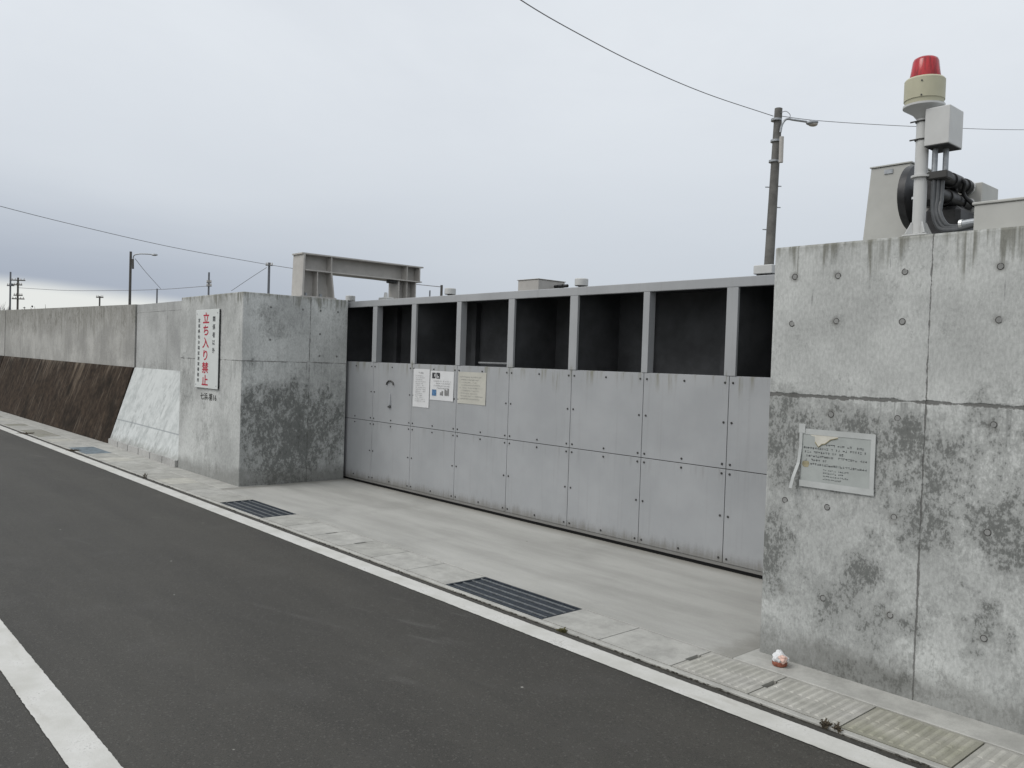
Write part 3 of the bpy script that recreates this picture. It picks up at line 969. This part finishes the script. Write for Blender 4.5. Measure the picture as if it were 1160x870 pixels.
for k, (a, b) in enumerate(((.02, .40), (.012, .40), (.02, .27), (.015, .40), (.02, .16), (.015, .40))):
    z = nz1 - .062 - k * .0215
    a2 = max(a, .14) if k == 0 else a
    scribble(bm, nx0 + a2, nx0 + b * .93, z, .0125, 4.2330, rn, .1)
for k in range(4): scribble(bm, nx0 + .13, nx0 + .27 - .02 * (k % 2), nz0 + .078 - k * .0165, .009, 4.2330, rn, .1)
obj('print', bm, 'ink', t)
bm = BM(); box(bm, nx0 - .012, nx1 + .010, 4.2312, 4.2322, nz1 - .010, nz1 + .020, 0); obj('tape', bm, 'tape', t)
bm = BM(); box(bm, nx0 - .005, nx1 + .016, 4.2300, 4.2310, nz0 - .024, nz0 + .010); obj('tape', bm, 'tape', t)
bm = BM(); box(bm, nx1 - .010, nx1 + .014, 4.2288, 4.2298, nz0 - .02, nz1 + .018); obj('tape', bm, 'tape', t)
bm = BM()   # the left strip has come loose and hangs away at its foot
L = [(nx0 - .004, 4.2285, nz1 + .03), (nx0 - .004, 4.2285, nz1 - .08), (nx0 - .010, 4.222, nz1 - .17), (nx0 - .026, 4.200, nz1 - .25), (nx0 - .034, 4.19, nz1 - .31)]
a = [bm.verts.new((p[0] - .009, p[1], p[2])) for p in L]; b = [bm.verts.new((p[0] + .009, p[1], p[2])) for p in L]
c = [bm.verts.new((p[0] - .009, p[1] + .0012, p[2])) for p in L]; d = [bm.verts.new((p[0] + .009, p[1] + .0012, p[2])) for p in L]
for i in range(len(L) - 1):
    bm.faces.new((a[i], b[i], b[i + 1], a[i + 1])); bm.faces.new((c[i], c[i + 1], d[i + 1], d[i]))
    bm.faces.new((a[i], a[i + 1], c[i + 1], c[i])); bm.faces.new((b[i], d[i], d[i + 1], b[i + 1]))
obj('loose_tape', bm, 'tape', t)
bm = BM(); quad(bm, nx0 - .018, nx0 + .02, nz1 - .005, nz1 + .045, 4.2281); obj('tape', bm, 'tape', t)

# ------------------------------------------------------------------ portal frame over the gate (left)
t = thing('steel_portal_frame', 'pale steel H-beam portal straddling the gate behind the left pier', 'steel frame', (-9.86, 5.9, 2.36))
fx0, fx1, fm = -9.985, -9.70, -9.84
bm = BM()
box(bm, fx0, fx1, 5.03, 6.90, 2.905, 2.922); box(bm, fx0, fx1, 5.075, 6.88, 2.70, 2.715)
box(bm, fm - .006, fm + .006, 5.075, 6.83, 2.7155, 2.9045)
for y in (5.45, 6.63): box(bm, fx0 + .01, fx1 - .004, y - .006, y + .006, 2.7155, 2.9045)
box(bm, fx0, fx1, 6.832, 6.848, 2.7155, 2.9045)
obj('beam', bm, 'frame', t)
bm = BM()
hexa(bm, [(fx0, 5.035, 2.36), (fx1, 5.035, 2.36), (fx1, 5.06, 2.36), (fx0, 5.06, 2.36)], [(fx0, 5.05, 2.9045), (fx1, 5.05, 2.9045), (fx1, 5.074, 2.9045), (fx0, 5.074, 2.9045)])
hexa(bm, [(fx0, 5.485, 2.36), (fx1, 5.485, 2.36), (fx1, 5.505, 2.36), (fx0, 5.505, 2.36)], [(fx0, 5.44, 2.6995), (fx1, 5.44, 2.6995), (fx1, 5.46, 2.6995), (fx0, 5.46, 2.6995)])
box(bm, fm - .006, fm + .006, 5.075, 5.455, 2.36, 2.6995)
box(bm, fm + .0065, fx1 - .01, 5.25, 5.262, 2.36, 2.6995); box(bm, fx0 + .01, fm - .0065, 5.25, 5.262, 2.36, 2.6995)
l1 = obj('leg', bm, 'frame', t)
bm = BM(); box(bm, fx0 - .02, fx1 - .002, 5.02, 5.53, 2.366, 2.38); obj('base_plate', bm, 'frame', l1)
for y in (5.12, 5.33):
    bm = BM(); cyl(bm, (fx1 - .06, y, 2.38), (fx1 - .06, y, 2.42), .018, .018, 6); obj('anchor_bolt', bm, 'steel', l1)
bm = BM()
for y in (6.50, 6.78): box(bm, fx0 + .02, fx1 - .02, y, y + .016, 0, 2.6995)
box(bm, fm - .006, fm + .006, 6.517, 6.779, 0, 2.6995)
box(bm, fm + .0065, fx1 - .025, 6.64, 6.652, 0, 2.6995)
obj('leg', bm, 'frame', t)
bm = BM(); box(bm, fm + .02, fx1 - .03, 6.36, 6.48, 2.655, 2.698, .008); obj('bracket', bm, 'machine', t)

# ------------------------------------------------------------------ guide rollers and box on the gate's top
def roller(x, y, label, s=.74):
    t = thing('guide_roller', label, 'roller', (x, y, 2.353), 'guide rollers along the gate top')
    bm = BM(); lathe(bm, [(.0, .075), (.085 * s, .075), (.095 * s, .08), (.095 * s, .145), (.085 * s, .152), (.0, .152)], x, y, 2.353, 20); obj('wheel', bm, 'white_paint', t, True)
    bm = BM(); lathe(bm, [(.055 * s, .0), (.055 * s, .02), (.035 * s, .03), (.045 * s, .074), (.0, .074)], x, y, 2.353, 14); obj('hub', bm, 'machine', t, True)


roller(-10.62, 6.28, 'small white guide roller on the gate top under the portal beam')
roller(-8.25, 6.28, 'small white guide roller on the gate top right of the portal frame')
roller(-6.02, 6.28, 'small white guide roller beside the low box on the gate top')
t = thing('equipment_box', 'low grey rectangular box standing on the gate top', 'box', (-6.45, 6.2, 2.353))
bm = BM(); box(bm, -6.68, -6.36, 5.99, 6.38, 2.353, 2.492, .004); obj('body', bm, 'frame', t)
bm = BM(); box(bm, -6.69, -6.35, 5.98, 6.39, 2.4925, 2.500, .003); obj('lid', bm, 'frame', t)
bm = BM()
for k in range(3): cyl(bm, (-6.33 + k * .07, 6.2, 2.43), (-6.28 + k * .07, 6.2, 2.43), .017 + .004 * (k % 2), seg=10)
obj('coupling', bm, 'machine', t)
t = thing('valve_bracket', 'small pale bracket on the gate top below the portal beam', 'bracket', (-9.6, 6.25, 2.353))
bm = BM(); box(bm, -9.75, -9.55, 6.2, 6.32, 2.353, 2.44, .005); obj('base', bm, 'white_paint', t)
bm = BM(); cyl(bm, (-9.66, 6.26, 2.44), (-9.66, 6.26, 2.51), .03, .02, 10); obj('knob', bm, 'white_paint', t)
t = thing('end_stop', 'pale block at the right end of the gate top by the near wall', 'end stop', (-3.72, 6.0, 2.353))
bm = BM(); box(bm, -3.79, -3.62, 5.95, 6.10, 2.39, 2.462, .005); obj('block', bm, 'white_paint', t)
bm = BM(); box(bm, -3.77, -3.64, 5.97, 6.08, 2.353, 2.389); obj('foot', bm, 'machine', t)

# ------------------------------------------------------------------ beacon post on the right wall
bx, by, zt = -1.806, 4.305, 2.309
t = thing('warning_beacon', 'red domed warning beacon on a white post above the near wall', 'beacon', (bx, by, zt))
bm = BM(); cyl(bm, (bx, by, zt + .012), (bx, by, 2.93), .031, seg=24); post = obj('post', bm, 'white_paint', t, True)
bm = BM(); box(bm, bx - .06, bx + .06, by - .052, by + .06, zt, zt + .008, .002); obj('base_plate', bm, 'white_paint', t)
for k in range(4):
    a = PI / 4 + k * PI / 2
    bm = BM(); dxx, dyy = math.cos(a), math.sin(a); px, py = -dyy * .004, dxx * .004
    p0 = (bx + dxx * .031, by + dyy * .031); p1 = (bx + dxx * .066, by + dyy * .066)
    hexa(bm, [(p0[0] + px, p0[1] + py, zt + .012), (p0[0] - px, p0[1] - py, zt + .012), (p1[0] - px, p1[1] - py, zt + .012), (p1[0] + px, p1[1] + py, zt + .012)],
         [(p0[0] + px, p0[1] + py, zt + .07), (p0[0] - px, p0[1] - py, zt + .07), (p0[0] + dxx * .006 - px, p0[1] + dyy * .006 - py, zt + .07), (p0[0] + dxx * .006 + px, p0[1] + dyy * .006 + py, zt + .07)])
    obj('gusset', bm, 'white_paint', t)
bm = BM(); lathe(bm, [(.031, -.06), (.05, -.035), (.085, -.012), (.097, -.004), (.097, .006), (.0, .006)], bx, by, 2.953, 36); obj('flange', bm, 'white_paint', t, True)
bm = BM(); lathe(bm, [(.088, .007), (.09, .028), (.094, .030), (.094, .128), (.088, .136), (.076, .140), (.0, .140)], bx, by, 2.953, 40); hs = obj('housing', bm, 'cream', t, True)
for k in range(3):
    a = -PI / 2 + .25 + k * 2 * PI / 3
    for zz in (2.99, 3.06):
        bm = BM(); cyl(bm, (bx + .093 * math.cos(a), by + .093 * math.sin(a), zz), (bx + .098 * math.cos(a), by + .098 * math.sin(a), zz), .004, seg=8); obj('screw', bm, 'bolt', hs)
bm = BM(); lathe(bm, [(.070, .1405), (.071, .15), (.066, .18), (.060, .225), (.055, .236), (.044, .243), (.0, .246)], bx, by, 2.953, 40); obj('red_dome', bm, 'lamp_red', t, True)
# switch box on the post
bm = BM(); box(bm, bx + .034, bx + .150, by - .062, by + .105, 2.742, 2.925, .004, 2); sb = obj('switch_box', bm, 'white_paint', t)
bm = BM(); box(bm, bx + .036, bx + .148, by - .060, by + .103, 2.738, 2.7415); obj('box_base', bm, 'machine', sb)
for zz in (2.79, 2.88):
    bm = BM(); n = 16
    tube(bm, [(bx + .0335 * math.cos(a), by + .0335 * math.sin(a), zz) for a in [k * 2 * PI / n for k in range(n + 1)]], .004, 6)
    cyl(bm, (bx - .05, by - .03, zz), (bx - .01, by - .034, zz), .004, seg=8)
    obj('clamp', bm, 'bolt', t)
bm = BM(); cyl(bm, (bx, by, 2.602), (bx, by, 2.612), .046, seg=24); obj('clamp', bm, 'white_paint', t, True)
for k, xx in enumerate((bx + .06, bx + .10)):
    bm = BM(); cyl(bm, (xx, by + .01 + .03 * k, 2.62), (xx, by + .01 + .03 * k, 2.738), .0135, seg=12); obj('conduit', bm, 'steel', t, True)
bm = BM(); box(bm, bx + .03, bx + .13, by - .01, by + .06, 2.585, 2.625, .006); obj('conduit_clamp', bm, 'bolt', t)
for k in range(3):
    o = .016 * k
    pts = smoothpts([(bx + .060 + o, by + .01 + .01 * k, 2.60), (bx + .060 + o, by + .01 + .01 * k, 2.50), (bx + .064 + o, by + .01, 2.42), (bx + .095 + o, by + .01, 2.345 + .007 * k),
                     (bx + .16, by + .012 * k, 2.327 + .01 * k), (bx + .225, by + .012 * k, 2.333 + .008 * k), (bx + .29, by + .01 * k, 2.348 + .004 * k)], 7)
    bm = BM(); tube(bm, pts, .011, 10); obj('hose', bm, 'hose', t, True)

# ------------------------------------------------------------------ gate drive behind the wall
t = thing('machine_cabinet', 'grey tapered steel cabinet behind the beacon post', 'cabinet', (-2.24, 5.1, 2.3))
bm = BM()
hexa(bm, [(-2.39, 4.90, 2.305), (-2.105, 4.90, 2.305), (-2.105, 5.45, 2.305), (-2.39, 5.45, 2.305)],
     [(-2.347, 4.90, 2.835), (-2.115, 4.90, 2.835), (-2.115, 5.40, 2.835), (-2.347, 5.40, 2.835)])
bmesh.ops.bevel(bm, geom=bm.edges[:], offset=.004, segments=1, affect='EDGES')
obj('body', bm, 'cabinet', t)
bm = BM(); box(bm, -2.352, -2.108, 4.892, 5.41, 2.836, 2.843); obj('lid', bm, 'cabinet', t)
bm = BM(); box(bm, -2.265, -2.215, 4.894, 4.8992, 2.79, 2.815); obj('latch', bm, 'steel', t)

t = thing('hydraulic_drive', 'dark oily gate drive with disc, motors and hoses between two cabinets', 'gate drive', (-1.95, 5.0, 2.3))
bm = BM(); cyl(bm, (-2.10, 4.89, 2.625), (-2.06, 4.89, 2.625), .185, .185, 48); obj('disc', bm, 'disk', t, True)
bm = BM(); box(bm, -2.055, -1.975, 4.86, 5.30, 2.306, 2.42, .01); obj('bed', bm, 'machine', t)
bm = BM(); box(bm, -2.04, -1.98, 4.86, 5.2, 2.421, 2.70, .02); obj('gearbox', bm, 'machine', t)
bm = BM(); box(bm, -1.90, -1.72, 4.58, 4.85, 2.309, 2.50, .02); box(bm, -1.95, -1.83, 4.60, 4.84, 2.52, 2.68, .03); obj('pump', bm, 'machine', t)
for k, (xx, zz, y0, y1) in enumerate(((-1.80, 2.648, 4.55, 4.895), (-1.80, 2.552, 4.50, 4.895))):
    bm = BM(); cyl(bm, (xx, y0, zz), (xx, y1, zz), .034, seg=24); cyl(bm, (xx, y0 + .10, zz), (xx, y0 + .20, zz), .041, seg=24); cyl(bm, (xx, y0 + .28, zz), (xx, y0 + .32, zz), .041, seg=24)
    m = obj('motor', bm, 'machine', t, True)
    bm = BM(); n = 28
    tube(bm, [(xx + .036 * math.cos(a), y1, zz + .036 * math.sin(a)) for a in [q * 2 * PI / n for q in range(n + 1)]], .006, 6); obj('ring', bm, 'chrome', m, True)
    bm = BM(); cyl(bm, (xx, y0 - .02, zz), (xx, y0 - .001, zz), .018, seg=10); obj('shaft', bm, 'chrome', m)
for k in range(6):
    a = rp.uniform(0, 6)
    x0, z0 = -2.02 + .04 * k, 2.48 + .03 * (k % 3)
    pts = smoothpts([(x0, 4.79, z0 + .12), (x0 + .03, 4.73, z0 + .13), (x0 + .07, 4.71, z0 + .10), (x0 + .06, 4.74, z0 + .04), (x0 + .11, 4.80, z0 - .03), (x0 + .14, 4.9, z0 - .08)], 6)
    bm = BM(); tube(bm, pts, .010, 8); obj('hose', bm, 'machine', t, True)
bm = BM(); box(bm, -1.965, -1.90, 4.70, 4.76, 2.50, 2.545, .006); obj('terminal_box', bm, 'frame', t)
bm = BM(); box(bm, -2.03, -1.86, 4.78, 4.84, 2.40, 2.48, .01); obj('valve_block', bm, 'frame', t)
for k in range(3):
    bm = BM(); lathe(bm, [(.0, 0), (.016, 0), (.016, .012), (.0, .012)], -2.0 + .05 * k, 4.70, 2.58 + .03 * (k % 2), 10); obj('fitting', bm, 'chrome', t)

t = thing('control_cabinet', 'small pale angular cabinet right of the dark gate drive', 'cabinet', (-1.83, 5.1, 2.3))
bm = BM(); box(bm, -1.97, -1.728, 4.90, 5.14, 2.43, 2.672, .004)
obj('body', bm, 'cabinet', t)
bm = BM(); box(bm, -1.96, -1.74, 4.92, 5.12, 2.305, 2.4295); obj('stand', bm, 'machine', t)

t = thing('cable_cover', 'low beige metal cover box on the wall top at the right edge', 'cover box', (-.9, 4.5, 2.309))
bm = BM(); box(bm, -1.545, -.2, 4.29, 4.75, 2.309, 2.432, .003); obj('body', bm, 'cabinet', t)
bm = BM(); box(bm, -1.553, -.19, 4.282, 4.758, 2.4325, 2.446, .003); obj('lid', bm, 'cabinet', t)
bm = BM(); cyl(bm, (-1.60, 4.315, 2.352), (-1.5455, 4.315, 2.356), .020, seg=14); obj('conduit_socket', bm, 'steel', t)
bm = BM(); cyl(bm, (-1.615, 4.315, 2.351), (-1.6005, 4.315, 2.352), .024, seg=14); obj('conduit_nut', bm, 'chrome', t)

# ------------------------------------------------------------------ litter and weeds
lx, ly = -2.372, 4.135
t = thing('litter', 'crumpled white paper on a rusty brown base at the wall foot', 'litter', (lx, ly, .008))
bm = BM(); bmesh.ops.create_icosphere(bm, subdivisions=3, radius=.042)
rl = random.Random(9)
for v in bm.verts:
    n = abs(mn.noise(v.co * 38)) * .9 - .25 + rl.gauss(0, .07)
    v.co *= 1 + n * .6
    if v.co.z > 0:
        k = max(.15, 1 - v.co.z * 11); v.co.x = v.co.x * k - v.co.z * .15; v.co.y *= k; v.co.z *= .9
    else: v.co.z *= .8
bm.transform(Matrix.Translation((lx, ly, .052)))
obj('paper', bm, 'tissue', t)
bm = BM(); lathe(bm, [(.0, .0), (.034, .0), (.040, .006), (.041, .020), (.036, .026), (.0, .022)], lx, ly, .008, 18); obj('tin', bm, 'rust', t, True)
bm = BM(); bmesh.ops.create_icosphere(bm, subdivisions=3, radius=.02)
for v in bm.verts: v.co *= 1 + mn.noise(v.co * 70) * .7
bm.transform(Matrix.Translation((lx + .032, ly - .02, .055))); obj('wrapper', bm, 'pink', t)


def tuft(bm, x, y, z, h, n, spread, rnd):
    for k in range(n):
        a = rnd.uniform(0, 2 * PI); l = h * rnd.uniform(.5, 1.1); s = spread * rnd.uniform(.3, 1)
        p0 = Vector((x + rnd.gauss(0, spread * .25), y + rnd.gauss(0, spread * .15), z))
        p1 = p0 + Vector((math.cos(a) * s * .4, math.sin(a) * s * .4, l * .6)); p2 = p0 + Vector((math.cos(a) * s, math.sin(a) * s, l * rnd.uniform(.7, 1)))
        w = .0022 + .0015 * rnd.random()
        tube(bm, [p0, p1, p2], [w, w, w * .4], 4)
        for q in range(3):
            c = p0.lerp(p2, rnd.uniform(.5, 1.05)); e = Vector((rnd.gauss(0, 1), rnd.gauss(0, 1), rnd.gauss(0, .6))).normalized() * .008
            f = e.cross(Vector((rnd.gauss(0, 1), rnd.gauss(0, 1), 1))).normalized() * .004
            bm.faces.new([bm.verts.new(c - e), bm.verts.new(c + f), bm.verts.new(c + e), bm.verts.new(c - f)])


rw = random.Random(21)
bm = BM(); tuft(bm, -1.83, 3.61, -.01, .042, 34, .027, rw); tuft(bm, -1.775, 3.62, -.01, .04, 26, .022, rw)
tag(obj('dry_weed', bm, 'dry'), 'dark dry weed tuft at the corner of the mossy drain cover', 'weed')
bm = BM(); tuft(bm, -3.50, 3.598, -.01, .035, 30, .03, rw)
tag(obj('weed', bm, 'green'), 'yellow-green small weed by the white line near the nearer grate', 'weed')
bm = BM(); tuft(bm, -11.0, 3.595, -.01, .09, 12, .05, rw)
tag(obj('weed', bm, 'dry'), 'tall dry weed by the white line in front of the pier', 'weed')
bm = BM(); tuft(bm, -14.4, 3.60, -.01, .035, 90, .11, rw)
tag(obj('weed', bm, 'dry'), 'dark weed clump in the joint beside the blue plate', 'weed')
bm = BM(); tuft(bm, -17.6, 3.60, -.01, .03, 90, .15, rw)
tag(obj('weed', bm, 'dry'), 'dark weed clump in the joint before the far dark covers', 'weed')
bm = BM()
for k in range(2200):
    x = -1 - 22 * rw.random() ** 1.6; y = 3.592 + rw.gauss(0, .014)
    if mn.noise((x * 1.3, 3, 0)) < .0 and rw.random() < .85: continue
    s = rw.uniform(.0015, .0065)
    bmesh.ops.create_icosphere(bm, subdivisions=1, radius=s, matrix=Matrix.Translation((x, y, -.004 + s * .3)) @ Matrix.Diagonal((2.2, 1, .5, 1)))
o = struct(obj('joint_debris', bm, 'soil'), 'stuff'); o['label'] = 'dark soil crumbs and dead moss along the white line joint'; o['category'] = 'debris'

# ------------------------------------------------------------------ poles, wires and trees beyond the wall
def upright(px, py, d):
    """top of a pole whose tip shows at this place; its foot straight below"""
    p = far(px, py, d); return p


def pole_to_ground(top, lean=(0, 0)):
    return Vector((top.x + lean[0], top.y + lean[1], -.14))


# street light right of the gate
top = far(882, 123, 21); ft = far(870.5, 310, 21)
dirp = (ft - top); foot = top + dirp * ((top.z + .14) / -dirp.z)
t = thing('street_light_pole', 'leaning concrete pole with street lamp behind the right end of the gate', 'utility pole', foot)
bm = BM(); cyl(bm, foot, top, .15, .095, 20); obj('pole', bm, 'pole', t, True)
R3 = RIGHT.copy(); R3.z = 0; R3.normalize()
a = far(884, 148, 20.9)
pts = smoothpts([far(884, 150, 20.85), far(886, 141, 20.85), far(891, 135, 20.85), far(900, 136, 20.8), far(914, 138, 20.8)], 6)
bm = BM(); tube(bm, pts, .028, 8); obj('lamp_arm', bm, 'steel', t, True)
c = far(920, 139, 20.8); bm = BM()
bmesh.ops.create_uvsphere(bm, u_segments=20, v_segments=12, radius=1, matrix=Matrix.Translation(c) @ Matrix.Rotation(math.atan2(R3.y, R3.x), 4, 'Z') @ Matrix.Rotation(-.1, 4, 'Y') @ Matrix.Diagonal((.155, .10, .065, 1)))
lh = obj('lamp_head', bm, 'steel', t, True)
bm = BM(); c2 = c + R3 * .02 - Vector((0, 0, .035))
bmesh.ops.create_uvsphere(bm, u_segments=20, v_segments=10, radius=1, matrix=Matrix.Translation(c2) @ Matrix.Rotation(math.atan2(R3.y, R3.x), 4, 'Z') @ Matrix.Diagonal((.12, .085, .06, 1)))
obj('lens', bm, 'glass', lh, True)
bm = BM(); p0, p1 = far(885.5, 155, 20.75), far(884.5, 184, 20.75); cyl(bm, p0, p1, .055, seg=12); obj('ballast_box', bm, 'frame', t)
for (xx, yy) in ((879.5, 136), (879, 160), (877, 183)):
    bm = BM(); q = far(xx, yy, 21); d_ = (top - foot).normalized(); cyl(bm, q - d_ * .025, q + d_ * .025, .135, seg=16); obj('band', bm, 'steel', t, True)
for k, (xx, yy, s) in enumerate(((870, 212, -1), (882, 211, 1), (881, 235, 1), (867, 260, -1))):
    bm = BM(); q = far(xx, yy, 21); cyl(bm, q - R3 * .07, q + R3 * .07, .014, seg=6); obj('step_bolt', bm, 'steel', t)
bm = BM(); tube(bm, smoothpts([far(884, 128, 20.9), far(890, 126, 20.85), far(895, 130, 20.8), far(894, 136, 20.8)], 5), .008, 6); obj('service_lead', bm, 'wire', t)


def pole(px, py, d, r, label, mat='pole_dark', arms=(), name='utility_pole', lamp=None, group='utility poles beyond the seawall', extra=()):
    top = far(px, py, d); foot = Vector((top.x, top.y, -.14))
    t = thing(name, label, 'utility pole', foot, group)
    bm = BM(); cyl(bm, foot, top, r * 1.25, r, 10); obj('pole', bm, mat, t, True)
    for (yy, half) in arms:
        q = far(px, yy, d - .2); w = half * d / F
        bm = BM(); h = .05
        cyl(bm, q - R3 * w, q + R3 * w, .06 * d / 90, seg=6); ar = obj('crossarm', bm, mat, t)
        for s in (-.85, -.4, .4, .85):
            bm = BM(); cyl(bm, q + R3 * (w * s), q + R3 * (w * s) + Vector((0, 0, .25)), .06, .04, 6); obj('insulator', bm, 'frame', ar)
    for (xx, yy, ww, hh) in extra:
        q = far(xx, yy, d - .3); bm = BM(); cyl(bm, q - UP * (hh * d / F / 2), q + UP * (hh * d / F / 2), ww * d / F / 2, seg=10); obj('transformer', bm, mat, t, True)
    if lamp:
        bm = BM(); tube(bm, smoothpts([far(*q, d - .2) for q in lamp], 5), .05, 6); la = obj('lamp_arm', bm, 'steel', t)
        q = far(lamp[-1][0], lamp[-1][1] + .3, d - .2); bm = BM(); bmesh.ops.create_uvsphere(bm, u_segments=10, v_segments=6, radius=1, matrix=Matrix.Translation(q) @ Matrix.Rotation(math.atan2(R3.y, R3.x), 4, 'Z') @ Matrix.Diagonal((.28, .15, .1, 1)))
        obj('lamp_head', bm, 'steel', la, True)
    return t


pole(148.2, 285, 70, .10, 'dark street light pole with lamp arm rising behind the pale seawall', lamp=[(150.5, 296), (151.5, 290), (155, 288), (163, 287.6), (175, 288.3)], name='street_light_pole', extra=((150.6, 299, 2.2, 11),))
pole(12, 308, 105, .10, 'tall grey pole farthest left, with one side arm', 'pole_far', arms=((323.5, 4),), extra=((13, 322.5, 3.5, 2.5),))
pole(20.5, 314.5, 105, .11, 'dark pole with several crossarms beside the bare trees', arms=((317.5, 8), (322.7, 4.5), (334.5, 5), (338.5, 7)))
pole(113, 335.5, 110, .10, 'short dark pole peeping over the long streaked seawall', arms=((336.8, 4),))
pole(178, 327, 90, .08, 'thin grey pole just right of the left street light', 'pole_far')
pole(236.8, 308.5, 85, .09, 'grey pole with short crossarms above the pier top', 'pole_far', arms=((320, 2.6), (324, 2.8)))
pole(305, 297.5, 80, .11, 'grey pole left of the steel portal frame', 'pole_far', arms=((300.5, 4),))
pole(500.3, 323, 60, .09, 'short black post behind the gate right of the portal frame', 'pole_dark')
pole(487, 329, 70, .06, 'tiny thin post behind the gate beside the black post', 'pole_far')


def wire(label, pts, r):
    bm = BM(); tube(bm, smoothpts([far(*p) for p in pts], 8), r, 6)
    tag(obj('power_line', bm, 'wire'), label, 'power line', 'power lines across the sky')


wire('black wire crossing the upper sky down to the right lamp pole', [(420, -130, 10), (505, -61, 11.5), (590, 0, 13), (655, 38, 14.6), (725, 74, 16.5), (800, 106, 18.6), (876, 131.5, 21)], .009)
wire('black wire from the right lamp pole past the beacon to the edge', [(881, 131, 21), (925, 136.5, 22), (1000, 141.5, 23.5), (1080, 145, 25), (1160, 147, 27), (1300, 146, 30)], .0085)
wire('long wire falling from the left edge to the pole by the portal frame', [(-120, 200, 60), (0, 233.5, 64), (100, 258.5, 69), (200, 281, 74), (305, 300, 80)], .026)
wire('wire behind the portal frame to the black post', [(305, 300, 80), (355, 307.5, 76), (415, 315.5, 70), (451, 320, 66), (500, 325, 60)], .028)
wire('slack wire strung between the far left pole and the grey poles', [(21, 326, 105), (70, 328.8, 103), (110, 329.3, 100), (178, 328, 92), (236, 324, 85)], .026)
wire('thin stay wire slanting down from the portal-side pole', [(302, 303, 80), (282, 316, 79), (262, 329.5, 78)], .024)
wire('thin stay wire from the left street light to the thin pole', [(153, 293, 70), (165, 308, 79), (182, 327, 90)], .022)


def tree(px, py, d, w, label, evergreen, seed):
    top = far(px, py, d); foot = Vector((top.x, top.y, -.14)); rnd = random.Random(seed)
    t = thing('tree', label, 'tree', foot, 'trees beyond the far seawall')
    h = top.z + .14
    bm = BM(); tube(bm, [foot, foot + Vector((.1, 0, h * .5)), foot + Vector((0, .1, h * .8))], [.14, .09, .05], 7)
    for k in range(7):
        a = rnd.uniform(0, 6.28); z0 = h * rnd.uniform(.4, .75); s = w * rnd.uniform(.4, .9)
        tube(bm, [foot + Vector((0, 0, z0)), foot + Vector((math.cos(a) * s * .5, math.sin(a) * s * .5, z0 + h * .12)), foot + Vector((math.cos(a) * s, math.sin(a) * s, min(h, z0 + h * .28)))], [.05, .035, .012], 5)
    obj('trunk', bm, 'bark', t)
    bm = BM()
    for k in range(620 if evergreen else 260):
        th, ph = rnd.uniform(0, 6.28), math.acos(rnd.uniform(-1, 1)); r = rnd.uniform(.3, 1) ** .5
        n = .75 + .5 * mn.noise((math.cos(th) * 1.7, math.sin(th) * 1.7 + seed, ph))
        c = foot + Vector((math.cos(th) * math.sin(ph) * w * r * n, math.sin(th) * math.sin(ph) * w * r * n, h * .68 + math.cos(ph) * h * .30 * r * n))
        if evergreen:
            e = Vector((rnd.gauss(0, 1), rnd.gauss(0, 1), rnd.gauss(0, 1))).normalized() * .16
            f = e.cross(Vector((rnd.gauss(0, 1), rnd.gauss(0, 1), 1))).normalized() * .11
            bm.faces.new([bm.verts.new(c - e), bm.verts.new(c + f), bm.verts.new(c + e), bm.verts.new(c - f)])
        else:
            e = Vector((rnd.gauss(0, .3), rnd.gauss(0, .3), 1)).normalized() * .35
            tube(bm, [c - e, c + e], [.016, .006], 3)
    obj('crown', bm, 'leaf' if evergreen else 'twig', t)


for k, (px, py, d, w) in enumerate(((27, 346.5, 98, 1.3), (36, 345.5, 97, 1.3), (43, 347, 96, 1.2))):
    tree(px, py, d, w, ['dark low tree just right of the crossarm pole', 'dark low tree in the middle of the far clump', 'dark low tree at the right end of the far clump'][k], True, 30 + k)
for k, (px, py, d, w) in enumerate(((2, 343, 95, 1.2), (8, 340.5, 96, 1.0), (52, 344.5, 96, .8))):
    tree(px, py, d, w, ['bare grey tree at the left photo edge', 'bare grey tree behind the tall grey pole', 'bare twiggy tree right of the dark far clump'][k], False, 50 + k)

scene.render.engine = 'CYCLES'
scene.cycles.max_bounces = 8
